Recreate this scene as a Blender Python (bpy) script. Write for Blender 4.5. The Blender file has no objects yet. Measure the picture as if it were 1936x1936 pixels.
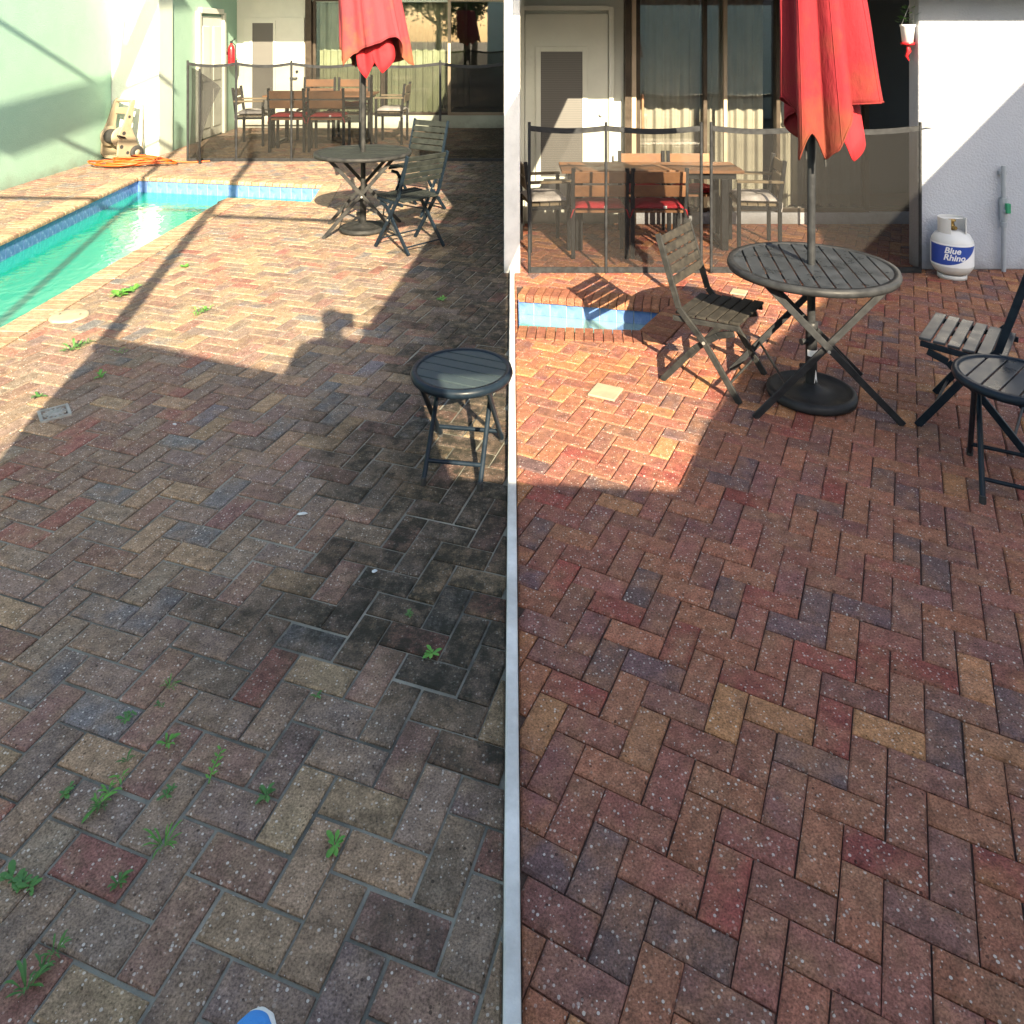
import bpy, bmesh, math, random
from mathutils import Vector, Matrix, noise
from mathutils.geometry import tessellate_polygon
S = bpy.context.scene
C = S.collection
R = math.radians
PI = math.pi
rnd = random.Random(7)

# ------------------------------------------------------------------ camera, world, sun, exposure
F, CAMH, VH, CX = 1450.0, 1.95, 60.0, 968.0      # focal length and horizon row in photo pixels, eye height in metres
cd = bpy.data.cameras.new('camera'); cam = bpy.data.objects.new('camera', cd); C.objects.link(cam)
cd.sensor_width = 36.0; cd.lens = 36.0 * F / 1936
cd.shift_y = -(968 - VH) / 1936                  # a rising-front lens held level, so posts stay upright
cd.clip_start = 0.05; cd.clip_end = 400
cam.location = (0, 0, CAMH); cam.rotation_euler = (R(90), 0, 0)
S.camera = cam
SUN_EL = 27.0
SUN_D = Vector((-0.25, 1.0, -math.tan(R(SUN_EL)) * math.hypot(0.25, 1))).normalized()
w = bpy.data.worlds.new('World'); S.world = w; w.use_nodes = True
nt = w.node_tree; nt.nodes.clear()
sky = nt.nodes.new('ShaderNodeTexSky'); sky.sky_type = 'NISHITA'; sky.sun_disc = False
sky.sun_elevation = R(SUN_EL); sky.sun_rotation = math.atan2(-SUN_D.x, -SUN_D.y)
sky.air_density = 1.0; sky.dust_density = 1.6; sky.ozone_density = 1.0
bg = nt.nodes.new('ShaderNodeBackground'); bg.inputs[1].default_value = 0.105
ow = nt.nodes.new('ShaderNodeOutputWorld')
wb = nt.nodes.new('ShaderNodeMix'); wb.data_type = 'RGBA'; wb.blend_type = 'MULTIPLY'; wb.inputs[0].default_value = 1.0; wb.inputs[7].default_value = (1.07, 0.99, 0.90, 1)   # the phone's warm white balance, the same all round
nt.links.new(sky.outputs[0], wb.inputs[6]); nt.links.new(wb.outputs[2], bg.inputs[0]); nt.links.new(bg.outputs[0], ow.inputs[0])
sl = bpy.data.lights.new('sun', 'SUN'); sl.energy = 5.0; sl.angle = R(0.3); sl.color = (1.0, 0.83, 0.58)
so = bpy.data.objects.new('sun', sl); C.objects.link(so)
so.rotation_euler = SUN_D.to_track_quat('-Z', 'Y').to_euler(); so.location = (-3, -20, 14)
S.view_settings.view_transform = 'Standard'; S.view_settings.look = 'None'
S.view_settings.gamma = 1.0; S.view_settings.use_curve_mapping = False
S.view_settings.exposure = 2.25
S.cycles.max_bounces = 8; S.cycles.transparent_max_bounces = 16
S.cycles.caustics_reflective = False; S.cycles.caustics_refractive = False

def at(px, py):                                   # ground point seen at a photo pixel
    q = py - VH
    z = F * CAMH / q
    return Vector(((px - CX) / F * z, z, 0))

# ------------------------------------------------------------------ materials
def newmat(name):
    m = bpy.data.materials.new(name); m.use_nodes = True
    t = m.node_tree; b = t.nodes['Principled BSDF']
    return m, t, b
def N(t, typ, **kw):
    n = t.nodes.new(typ)
    for k, v in kw.items():
        if k.startswith('i_'):
            key = k[2:]
            n.inputs[int(key) if key.isdigit() else key.replace('_', ' ')].default_value = v
        else: setattr(n, k, v)
    return n
def L(t, a, b): t.links.new(a, b)
def c4(c): return (c[0], c[1], c[2], 1)
def pbr(name, c1, c2=None, scale=6.0, rough=0.6, bump=0.0, bscale=60.0, metal=0.0, spec=0.5, fine=None, coord='Object', lo=0.35, hi=0.65):
    m, t, b = newmat(name)
    b.inputs['Roughness'].default_value = rough; b.inputs['Metallic'].default_value = metal
    b.inputs['Specular IOR Level'].default_value = spec
    tc = N(t, 'ShaderNodeTexCoord')
    if c2 is None: b.inputs['Base Color'].default_value = c4(c1)
    else:
        n = N(t, 'ShaderNodeTexNoise', i_Scale=scale, i_Detail=6.0, i_Roughness=0.62); L(t, tc.outputs[coord], n.inputs['Vector'])
        r = N(t, 'ShaderNodeMapRange', i_1=lo, i_2=hi); L(t, n.outputs[0], r.inputs[0])
        mx = N(t, 'ShaderNodeMix', data_type='RGBA'); mx.inputs[6].default_value = c4(c1); mx.inputs[7].default_value = c4(c2)
        L(t, r.outputs[0], mx.inputs[0]); L(t, mx.outputs[2], b.inputs['Base Color'])
        rr = N(t, 'ShaderNodeMapRange', i_1=0.3, i_2=0.7, i_3=max(0.05, rough - 0.12), i_4=min(1, rough + 0.12)); L(t, n.outputs[0], rr.inputs[0]); L(t, rr.outputs[0], b.inputs['Roughness'])
    if bump:
        n2 = N(t, 'ShaderNodeTexNoise', i_Scale=bscale, i_Detail=4.0); L(t, tc.outputs[coord], n2.inputs['Vector'])
        bp = N(t, 'ShaderNodeBump', i_Strength=bump, i_Distance=0.01); L(t, n2.outputs[0], bp.inputs['Height']); L(t, bp.outputs[0], b.inputs['Normal'])
    return m
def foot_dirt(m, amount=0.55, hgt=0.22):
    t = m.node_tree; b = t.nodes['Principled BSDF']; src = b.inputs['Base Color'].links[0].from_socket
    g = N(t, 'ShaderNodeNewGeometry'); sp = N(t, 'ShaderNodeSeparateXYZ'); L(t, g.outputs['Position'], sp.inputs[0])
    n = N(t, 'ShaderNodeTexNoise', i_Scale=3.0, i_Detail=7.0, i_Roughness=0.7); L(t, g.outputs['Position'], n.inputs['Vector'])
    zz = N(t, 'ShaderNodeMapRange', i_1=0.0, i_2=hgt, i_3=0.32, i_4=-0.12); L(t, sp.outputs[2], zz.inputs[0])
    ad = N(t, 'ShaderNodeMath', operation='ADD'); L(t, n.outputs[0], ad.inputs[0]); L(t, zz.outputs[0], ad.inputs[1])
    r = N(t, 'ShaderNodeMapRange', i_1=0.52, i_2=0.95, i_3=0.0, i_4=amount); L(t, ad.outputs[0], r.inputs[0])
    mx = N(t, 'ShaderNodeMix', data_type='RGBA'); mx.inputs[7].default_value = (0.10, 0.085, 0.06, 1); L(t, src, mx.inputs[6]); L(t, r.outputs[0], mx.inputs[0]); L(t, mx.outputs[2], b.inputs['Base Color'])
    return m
def cloth(name, c1, stain, z0, z1, lo=0.42, hi=0.75):
    m = pbr(name, c1, stain, scale=3.4, rough=0.9, lo=lo, hi=hi); t = m.node_tree; b = t.nodes['Principled BSDF']
    n = [q for q in t.nodes if q.type == 'TEX_NOISE'][0]; r = [q for q in t.nodes if q.type == 'MAP_RANGE'][0]
    g = N(t, 'ShaderNodeNewGeometry'); sp = N(t, 'ShaderNodeSeparateXYZ'); L(t, g.outputs['Position'], sp.inputs[0])
    zz = N(t, 'ShaderNodeMapRange', i_1=z0, i_2=z1, i_3=0.17, i_4=-0.10); L(t, sp.outputs[2], zz.inputs[0])          # grime gathers at the hem
    ad = N(t, 'ShaderNodeMath', operation='ADD'); L(t, n.outputs[0], ad.inputs[0]); L(t, zz.outputs[0], ad.inputs[1]); L(t, ad.outputs[0], r.inputs[0])
    b.inputs['Specular IOR Level'].default_value = 0.15
    tc = N(t, 'ShaderNodeTexCoord'); mp = N(t, 'ShaderNodeMapping'); mp.inputs['Scale'].default_value = (1, 1, 0.35); L(t, tc.outputs['Object'], mp.inputs[0])
    n1 = N(t, 'ShaderNodeTexNoise', i_Scale=15.0, i_Detail=5.0, i_Roughness=0.6); L(t, mp.outputs[0], n1.inputs['Vector'])
    n2 = N(t, 'ShaderNodeTexNoise', i_Scale=420.0); L(t, tc.outputs['Object'], n2.inputs['Vector'])
    b1 = N(t, 'ShaderNodeBump', i_Strength=0.55, i_Distance=0.02); L(t, n1.outputs[0], b1.inputs['Height'])
    b2 = N(t, 'ShaderNodeBump', i_Strength=0.35, i_Distance=0.002); L(t, n2.outputs[0], b2.inputs['Height']); L(t, b1.outputs[0], b2.inputs['Normal']); L(t, b2.outputs[0], b.inputs['Normal'])
    return m
def screen_mat(name, col, alpha, rough=0.6):
    m, t, b = newmat(name)
    b.inputs['Base Color'].default_value = c4(col); b.inputs['Roughness'].default_value = rough
    tr = N(t, 'ShaderNodeBsdfTransparent'); mx = N(t, 'ShaderNodeMixShader')
    tc = N(t, 'ShaderNodeTexCoord'); n = N(t, 'ShaderNodeTexNoise', i_Scale=1.7, i_Detail=3.0); L(t, tc.outputs['Object'], n.inputs['Vector'])
    mr = N(t, 'ShaderNodeMapRange', i_1=0.3, i_2=0.7, i_3=alpha - 0.06, i_4=alpha + 0.06); L(t, n.outputs[0], mr.inputs[0])
    L(t, mr.outputs[0], mx.inputs[0]); L(t, tr.outputs[0], mx.inputs[1]); L(t, b.outputs[0], mx.inputs[2])
    L(t, mx.outputs[0], t.nodes['Material Output'].inputs[0])
    return m
def glass_mat(name, tint, refl=1.5, extra=0.0, bump=0.0, bscale=8.0, rough=0.02):
    m = bpy.data.materials.new(name); m.use_nodes = True; t = m.node_tree; t.nodes.clear()
    o = N(t, 'ShaderNodeOutputMaterial'); tr = N(t, 'ShaderNodeBsdfTransparent'); tr.inputs[0].default_value = c4(tint)
    gl = N(t, 'ShaderNodeBsdfGlossy', i_Roughness=rough); gl.inputs[0].default_value = (1, 1, 1, 1)
    fr = N(t, 'ShaderNodeFresnel', i_IOR=refl); ad = N(t, 'ShaderNodeMath', operation='ADD', use_clamp=True, i_1=extra)
    mx = N(t, 'ShaderNodeMixShader')
    if bump:
        tc = N(t, 'ShaderNodeTexCoord'); n = N(t, 'ShaderNodeTexNoise', i_Scale=bscale, i_Detail=3.0, i_Distortion=0.6); L(t, tc.outputs['Object'], n.inputs['Vector'])
        bp = N(t, 'ShaderNodeBump', i_Strength=bump, i_Distance=0.05); L(t, n.outputs[0], bp.inputs['Height'])
        L(t, bp.outputs[0], gl.inputs['Normal']); L(t, bp.outputs[0], fr.inputs['Normal'])
    L(t, fr.outputs[0], ad.inputs[0]); L(t, ad.outputs[0], mx.inputs[0]); L(t, tr.outputs[0], mx.inputs[1]); L(t, gl.outputs[0], mx.inputs[2]); L(t, mx.outputs[0], o.inputs[0])
    return m

def brick_mat(name, per_object, dirt, tan_mix, speck=0.55, wet=0.0):
    """concrete paver: own colour, blotches of a second colour, pale aggregate specks, and grime on the weathered patio"""
    m, t, b = newmat(name)
    if per_object:
        oi = N(t, 'ShaderNodeObjectInfo'); base = oi.outputs['Color']
    else:
        a = N(t, 'ShaderNodeAttribute', attribute_name='col'); base = a.outputs['Color']
    g = N(t, 'ShaderNodeNewGeometry'); pos = g.outputs['Position']
    of = N(t, 'ShaderNodeVectorMath', operation='MULTIPLY_ADD'); of.inputs[1].default_value = (211, 173, 307); L(t, base, of.inputs[0]); L(t, pos, of.inputs[2])
    n1 = N(t, 'ShaderNodeTexNoise', i_Scale=6.5, i_Detail=5.0, i_Roughness=0.62); L(t, of.outputs[0], n1.inputs['Vector'])
    r1 = N(t, 'ShaderNodeMapRange', i_1=0.42, i_2=0.68, i_3=0.0, i_4=0.85); L(t, n1.outputs[0], r1.inputs[0])
    mx = N(t, 'ShaderNodeMix', data_type='RGBA'); mx.inputs[7].default_value = c4(tan_mix); L(t, base, mx.inputs[6]); L(t, r1.outputs[0], mx.inputs[0])
    n2 = N(t, 'ShaderNodeTexNoise', i_Scale=170.0, i_Detail=3.0, i_Roughness=0.7); L(t, pos, n2.inputs['Vector'])
    r2 = N(t, 'ShaderNodeMapRange', i_1=0.3, i_2=0.7, i_3=0.42, i_4=1.58); L(t, n2.outputs[0], r2.inputs[0])
    n2b = N(t, 'ShaderNodeTexNoise', i_Scale=26.0, i_Detail=4.0, i_Roughness=0.6); L(t, pos, n2b.inputs['Vector'])
    r2b = N(t, 'ShaderNodeMapRange', i_1=0.3, i_2=0.7, i_3=0.68, i_4=1.32); L(t, n2b.outputs[0], r2b.inputs[0])
    mm = N(t, 'ShaderNodeMath', operation='MULTIPLY'); L(t, r2.outputs[0], mm.inputs[0]); L(t, r2b.outputs[0], mm.inputs[1])
    vm = N(t, 'ShaderNodeVectorMath', operation='SCALE'); L(t, mx.outputs[2], vm.inputs[0]); L(t, mm.outputs[0], vm.inputs['Scale'])
    # small dark pits
    vp = N(t, 'ShaderNodeTexVoronoi', i_Scale=58.0); L(t, of.outputs[0], vp.inputs['Vector'])
    sp_ = N(t, 'ShaderNodeSeparateColor'); L(t, vp.outputs['Color'], sp_.inputs[0])
    tp = N(t, 'ShaderNodeMapRange', i_1=0.75, i_2=1.0, i_3=0.0, i_4=0.24); L(t, sp_.outputs[0], tp.inputs[0])
    lp_ = N(t, 'ShaderNodeMath', operation='LESS_THAN'); L(t, vp.outputs['Distance'], lp_.inputs[0]); L(t, tp.outputs[0], lp_.inputs[1])
    pk = N(t, 'ShaderNodeMath', operation='MULTIPLY_ADD', i_1=-0.62, i_2=1.0); L(t, lp_.outputs[0], pk.inputs[0])
    vm0 = vm; vm = N(t, 'ShaderNodeVectorMath', operation='SCALE'); L(t, vm0.outputs[0], vm.inputs[0]); L(t, pk.outputs[0], vm.inputs['Scale'])
    # aggregate specks
    v = N(t, 'ShaderNodeTexVoronoi', i_Scale=105.0); L(t, pos, v.inputs['Vector'])
    sep = N(t, 'ShaderNodeSeparateColor'); L(t, v.outputs['Color'], sep.inputs[0])
    th = N(t, 'ShaderNodeMapRange', i_1=0.36, i_2=1.0, i_3=0.0, i_4=0.40); L(t, sep.outputs[0], th.inputs[0])
    lt = N(t, 'ShaderNodeMath', operation='LESS_THAN'); L(t, v.outputs['Distance'], lt.inputs[0]); L(t, th.outputs[0], lt.inputs[1])
    sk = N(t, 'ShaderNodeMath', operation='MULTIPLY', i_1=speck); L(t, lt.outputs[0], sk.inputs[0]); sk2 = N(t, 'ShaderNodeMapRange', i_1=0.0, i_2=1.0, i_3=0.15, i_4=1.35); L(t, sep.outputs[1], sk2.inputs[0]); sk3 = N(t, 'ShaderNodeMath', operation='MULTIPLY', use_clamp=True); L(t, sk.outputs[0], sk3.inputs[0]); L(t, sk2.outputs[0], sk3.inputs[1]); sk = sk3
    ms = N(t, 'ShaderNodeMix', data_type='RGBA'); ms.inputs[7].default_value = (0.62, 0.58, 0.52, 1); L(t, vm.outputs[0], ms.inputs[6]); L(t, sk.outputs[0], ms.inputs[0])
    out = ms.outputs[2]; 
    if dirt:
        sp = N(t, 'ShaderNodeSeparateXYZ'); L(t, pos, sp.inputs[0])
        nd = N(t, 'ShaderNodeTexNoise', i_Scale=1.5, i_Detail=7.0, i_Roughness=0.72); L(t, pos, nd.inputs['Vector'])
        # algae grows thickest along the foot of the white kerb
        wn = N(t, 'ShaderNodeTexWhiteNoise', noise_dimensions='3D'); L(t, of.outputs[0] if False else base, wn.inputs['Vector'])
        kx = N(t, 'ShaderNodeMapRange', i_1=-1.25, i_2=-0.2, i_3=-0.16, i_4=0.34); L(t, sp.outputs[0], kx.inputs[0])
        ad = N(t, 'ShaderNodeMath', operation='ADD'); L(t, nd.outputs[0], ad.inputs[0]); L(t, kx.outputs[0], ad.inputs[1])
        ky = N(t, 'ShaderNodeMapRange', i_1=1.8, i_2=2.6, i_3=-0.30, i_4=0.0); L(t, sp.outputs[1], ky.inputs[0])     # the near corner has been scrubbed by traffic
        ad2 = N(t, 'ShaderNodeMath', operation='ADD'); L(t, ad.outputs[0], ad2.inputs[0]); L(t, ky.outputs[0], ad2.inputs[1]); wm = N(t, 'ShaderNodeMath', operation='MULTIPLY_ADD', i_1=0.26, i_2=-0.13); L(t, wn.outputs[0], wm.inputs[0]); ad3 = N(t, 'ShaderNodeMath', operation='ADD'); L(t, ad2.outputs[0], ad3.inputs[0]); L(t, wm.outputs[0], ad3.inputs[1]); ad = ad3
        rd = N(t, 'ShaderNodeMapRange', i_1=0.46, i_2=0.72, i_3=0.0, i_4=0.95); L(t, ad.outputs[0], rd.inputs[0])
        nf = N(t, 'ShaderNodeTexNoise', i_Scale=15.0, i_Detail=8.0, i_Roughness=0.78); L(t, pos, nf.inputs['Vector'])
        rf = N(t, 'ShaderNodeMapRange', i_1=0.26, i_2=0.56, i_3=0.15, i_4=1.0); L(t, nf.outputs[0], rf.inputs[0])
        md = N(t, 'ShaderNodeMath', operation='MULTIPLY'); L(t, rd.outputs[0], md.inputs[0]); L(t, rf.outputs[0], md.inputs[1])
        mdk = N(t, 'ShaderNodeMix', data_type='RGBA'); mdk.inputs[7].default_value = (0.020, 0.021, 0.016, 1); L(t, out, mdk.inputs[6]); L(t, md.outputs[0], mdk.inputs[0])
        out = mdk.outputs[2]
    L(t, out, b.inputs['Base Color'])
    b.inputs['Roughness'].default_value = 0.85 - wet; b.inputs['Specular IOR Level'].default_value = 0.16
    bp = N(t, 'ShaderNodeBump', i_Strength=0.8, i_Distance=0.005); L(t, n2.outputs[0], bp.inputs['Height']); L(t, bp.outputs[0], b.inputs['Normal'])
    return m

M = {}
M['brick_old'] = brick_mat('weathered_paver', True, True, (0.22, 0.155, 0.105))
M['brick_old_far'] = brick_mat('weathered_paver_far', False, True, (0.25, 0.185, 0.115))
M['brick_new'] = brick_mat('clean_paver', True, False, (0.25, 0.125, 0.074), wet=0.2)
M['brick_new_far'] = brick_mat('clean_paver_far', False, False, (0.32, 0.15, 0.068), wet=0.2)  # more orange blotches than the near copy, putting sunlit warmth into the colour
M['sand_old'] = pbr('joint_sand_mossy', (0.05, 0.052, 0.043), (0.29, 0.285, 0.235), scale=2.2, rough=0.95, bump=0.6, bscale=200, coord='Object')
M['sand_new'] = pbr('joint_sand_dark', (0.035, 0.022, 0.018), (0.09, 0.055, 0.04), scale=5, rough=0.9, bump=0.5, bscale=200)
M['earth'] = pbr('earth', (0.10, 0.09, 0.07), (0.16, 0.14, 0.10), scale=1.5, rough=0.95, bump=0.5, bscale=30)
M['stucco_green'] = pbr('stucco_pale_green', (0.27, 0.44, 0.35), (0.30, 0.47, 0.38), scale=3, rough=0.85, bump=0.55, bscale=55)
M['stucco_cream'] = pbr('stucco_cream_white', (0.60, 0.68, 0.58), (0.56, 0.64, 0.55), scale=2, rough=0.85, bump=0.4, bscale=55)
M['stucco_white'] = pbr('stucco_white', (0.385, 0.41, 0.455), (0.355, 0.38, 0.43), scale=2, rough=0.85, bump=0.7, bscale=60)
M['paint_white'] = pbr('white_paint', (0.60, 0.63, 0.56), (0.56, 0.59, 0.53), scale=4, rough=0.45)
M['kerb'] = pbr('white_masonry_paint', (0.78, 0.78, 0.76), (0.68, 0.68, 0.66), scale=8, rough=0.8, bump=0.3, bscale=80)
M['bronze'] = pbr('bronze_aluminium', (0.045, 0.036, 0.028), (0.07, 0.055, 0.042), scale=8, rough=0.45, metal=0.3)
M['tan_frame'] = pbr('tan_aluminium', (0.36, 0.29, 0.20), (0.42, 0.34, 0.25), scale=8, rough=0.5)
M['black_metal'] = pbr('black_powder_coat', (0.016, 0.017, 0.019), (0.028, 0.03, 0.033), scale=20, rough=0.45, bump=0.1, bscale=200)
M['navy_metal'] = pbr('navy_black_metal', (0.006, 0.011, 0.018), (0.010, 0.018, 0.028), scale=20, rough=0.4)
M['grey_metal'] = pbr('weathered_charcoal', (0.013, 0.014, 0.015), (0.034, 0.034, 0.033), scale=14, rough=0.55, bump=0.2, bscale=120)
M['slat_old'] = pbr('weathered_olive_slat', (0.013, 0.0155, 0.0145), (0.027, 0.031, 0.028), scale=16, rough=0.6, bump=0.3, bscale=90)
M['slat_dusty'] = pbr('dusty_brown_slat', (0.018, 0.017, 0.0155), (0.043, 0.039, 0.033), scale=26, rough=0.7, bump=0.4, bscale=120)
M['slat_wet'] = pbr('wet_charcoal_slat', (0.02, 0.024, 0.029), (0.04, 0.046, 0.054), scale=10, rough=0.33, spec=0.4)
M['slat_navy'] = pbr('navy_slat', (0.028, 0.042, 0.048), (0.038, 0.054, 0.058), scale=9, rough=0.5)
M['wood'] = pbr('acacia_wood', (0.15, 0.07, 0.032), (0.24, 0.115, 0.05), scale=7, rough=0.55, bump=0.2, bscale=60)
M['wood_grey'] = pbr('greyed_wood', (0.15, 0.115, 0.07), (0.24, 0.19, 0.12), scale=7, rough=0.65, bump=0.2, bscale=60)
M['red_cushion'] = pbr('red_cushion', (0.33, 0.012, 0.022), (0.24, 0.01, 0.018), scale=9, rough=0.9, bump=0.3, bscale=150)
M['pale_cushion'] = pbr('striped_cushion', (0.55, 0.53, 0.52), (0.33, 0.31, 0.31), scale=11, rough=0.9, bump=0.3, bscale=150)
M['canopy_new'] = cloth('red_canopy', (0.175, 0.015, 0.022), (0.125, 0.042, 0.022), 1.28, 1.65, 0.42, 0.8)
M['canopy_old'] = cloth('sun_faded_canopy', (0.20, 0.034, 0.042), (0.20, 0.075, 0.034), 1.6, 1.95)
M['lining'] = pbr('bright_red_lining', (0.36, 0.006, 0.013), (0.30, 0.006, 0.011), scale=5, rough=0.85, bump=0.3, bscale=200)
M['tile'] = pbr('blue_pool_tile', (0.06, 0.135, 0.34), (0.12, 0.21, 0.43), scale=16, rough=0.2, spec=0.6)
M['grout'] = pbr('tile_grout', (0.34, 0.40, 0.42), (0.26, 0.32, 0.34), scale=10, rough=0.8)
M['plaster'] = pbr('turquoise_plaster', (0.08, 0.45, 0.34), (0.12, 0.5, 0.40), scale=1.4, rough=0.8)
def water_mat(name, body, tint, cloud, bump, bscale):
    m = glass_mat(name, tint, 1.33, 0.0, bump=bump, bscale=bscale, rough=0.05); t = m.node_tree
    tr = [n for n in t.nodes if n.type == 'BSDF_TRANSPARENT'][0]; mx = [n for n in t.nodes if n.type == 'MIX_SHADER'][0]
    df = N(t, 'ShaderNodeBsdfDiffuse'); df.inputs[0].default_value = c4(body)          # light scattered back by the cloudy water
    m2 = N(t, 'ShaderNodeMixShader', i_0=cloud); L(t, tr.outputs[0], m2.inputs[1]); L(t, df.outputs[0], m2.inputs[2]); L(t, m2.outputs[0], mx.inputs[1])
    fr = [n for n in t.nodes if n.type == 'FRESNEL'][0]; ad = [n for n in t.nodes if n.type == 'MATH'][0]
    ml = N(t, 'ShaderNodeMath', operation='MULTIPLY', i_1=0.42); L(t, fr.outputs[0], ml.inputs[0]); L(t, ml.outputs[0], ad.inputs[0])
    return m
M['water_deep'] = water_mat('pool_water', (0.006, 0.36, 0.265), (0.3, 0.9, 0.78), 0.72, 0.13, 9.0)
M['water_shallow'] = water_mat('pool_water_pale', (0.22, 0.40, 0.33), (0.8, 0.95, 0.9), 0.4, 0.08, 7.0)
M['glass'] = glass_mat('window_glass', (0.93, 0.94, 0.92), 1.5, 0.03)
M['glass_dark'] = glass_mat('tinted_glass', (0.45, 0.47, 0.44), 1.5, 0.08)
M['curtain_old'] = pbr('sage_curtain', (0.20, 0.225, 0.15), (0.26, 0.285, 0.195), scale=5, rough=0.95)
M['curtain_new'] = pbr('oatmeal_curtain', (0.29, 0.27, 0.235), (0.34, 0.32, 0.285), scale=5, rough=0.95)
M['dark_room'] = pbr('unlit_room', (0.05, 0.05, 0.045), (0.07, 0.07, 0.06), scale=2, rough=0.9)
M['mesh_old'] = screen_mat('pool_fence_mesh', (0.008, 0.008, 0.007), 0.66)
M['mesh_new'] = screen_mat('pool_fence_mesh_fine', (0.014, 0.014, 0.014), 0.50)
M['mesh_fold'] = screen_mat('pool_fence_mesh_doubled', (0.02, 0.02, 0.02), 0.72)
M['plastic_beige'] = pbr('beige_plastic', (0.27, 0.23, 0.16), (0.22, 0.18, 0.12), scale=5, rough=0.5)
M['orange'] = pbr('orange_vinyl', (0.50, 0.085, 0.008), (0.40, 0.065, 0.006), scale=20, rough=0.5)
M['red_paint'] = pbr('red_enamel', (0.5, 0.015, 0.02), (0.42, 0.012, 0.018), scale=9, rough=0.3)
M['lid'] = pbr('cream_plastic_lid', (0.34, 0.30, 0.20), (0.26, 0.23, 0.155), scale=9, rough=0.6)
M['drain'] = pbr('grey_drain', (0.20, 0.20, 0.19), (0.30, 0.30, 0.28), scale=25, rough=0.6)
M['tank'] = pbr('tank_enamel', (0.62, 0.62, 0.60), (0.55, 0.55, 0.54), scale=6, rough=0.4)
M['label_blue'] = pbr('label_blue', (0.015, 0.055, 0.30), (0.02, 0.065, 0.33), scale=9, rough=0.4)
M['label_white'] = pbr('label_white', (0.78, 0.79, 0.80), (0.74, 0.75, 0.76), scale=9, rough=0.4)
M['brass'] = pbr('brass', (0.45, 0.30, 0.10), (0.3, 0.2, 0.07), scale=30, rough=0.35, metal=0.8)
M['pvc_grey'] = pbr('grey_pvc', (0.30, 0.33, 0.36), (0.25, 0.28, 0.31), scale=9, rough=0.5)
M['valve_green'] = pbr('green_handle', (0.02, 0.25, 0.12), (0.015, 0.2, 0.1), scale=9, rough=0.5)
M['leaf'] = pbr('weed_leaf', (0.05, 0.19, 0.018), (0.10, 0.27, 0.035), scale=30, rough=0.6)
M['leaf_dark'] = pbr('weed_leaf_dark', (0.03, 0.11, 0.02), (0.06, 0.17, 0.03), scale=30, rough=0.6)
M['tree_leaf'] = pbr('tree_foliage', (0.035, 0.07, 0.02), (0.07, 0.11, 0.035), scale=4, rough=0.8)
M['bark'] = pbr('bark', (0.10, 0.075, 0.05), (0.16, 0.12, 0.08), scale=9, rough=0.9, bump=0.5, bscale=30)
M['shoe_blue'] = pbr('blue_canvas', (0.04, 0.24, 0.62), (0.055, 0.28, 0.68), scale=30, rough=0.8, bump=0.3, bscale=400)
M['rubber'] = pbr('white_rubber', (0.75, 0.75, 0.72), (0.66, 0.66, 0.62), scale=30, rough=0.6)
M['tyre'] = pbr('black_rubber', (0.018, 0.018, 0.018), (0.03, 0.03, 0.03), scale=30, rough=0.8)
M['litter'] = pbr('white_litter', (0.5, 0.54, 0.56), (0.36, 0.4, 0.42), scale=60, rough=0.8)
M['cloth_dark'] = pbr('dark_clothes', (0.05, 0.06, 0.09), (0.07, 0.08, 0.11), scale=9, rough=0.9)
M['silver'] = pbr('worn_bare_metal', (0.35, 0.35, 0.34), (0.5, 0.5, 0.48), scale=30, rough=0.4, metal=0.6)
for k in ('black_metal', 'navy_metal', 'grey_metal', 'slat_old', 'slat_dusty', 'slat_navy', 'mesh_old', 'mesh_new', 'mesh_fold', 'bronze'): M[k].node_tree.nodes['Principled BSDF'].inputs['Specular IOR Level'].default_value = 0.17
for k in ('stucco_green', 'stucco_cream', 'stucco_white', 'paint_white', 'kerb'): foot_dirt(M[k])
def blind_mat():
    m, t, b = newmat('slatted_blind'); tc = N(t, 'ShaderNodeTexCoord')
    wv = N(t, 'ShaderNodeTexWave', i_Scale=14.0, i_Distortion=0.3); wv.bands_direction = 'Z'; L(t, tc.outputs['Object'], wv.inputs['Vector'])
    mx = N(t, 'ShaderNodeMix', data_type='RGBA'); mx.inputs[6].default_value = (0.075, 0.075, 0.072, 1); mx.inputs[7].default_value = (0.105, 0.103, 0.097, 1)
    L(t, wv.outputs[0], mx.inputs[0]); L(t, mx.outputs[2], b.inputs['Base Color']); b.inputs['Roughness'].default_value = 0.5
    return m
M['blind'] = blind_mat()

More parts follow.
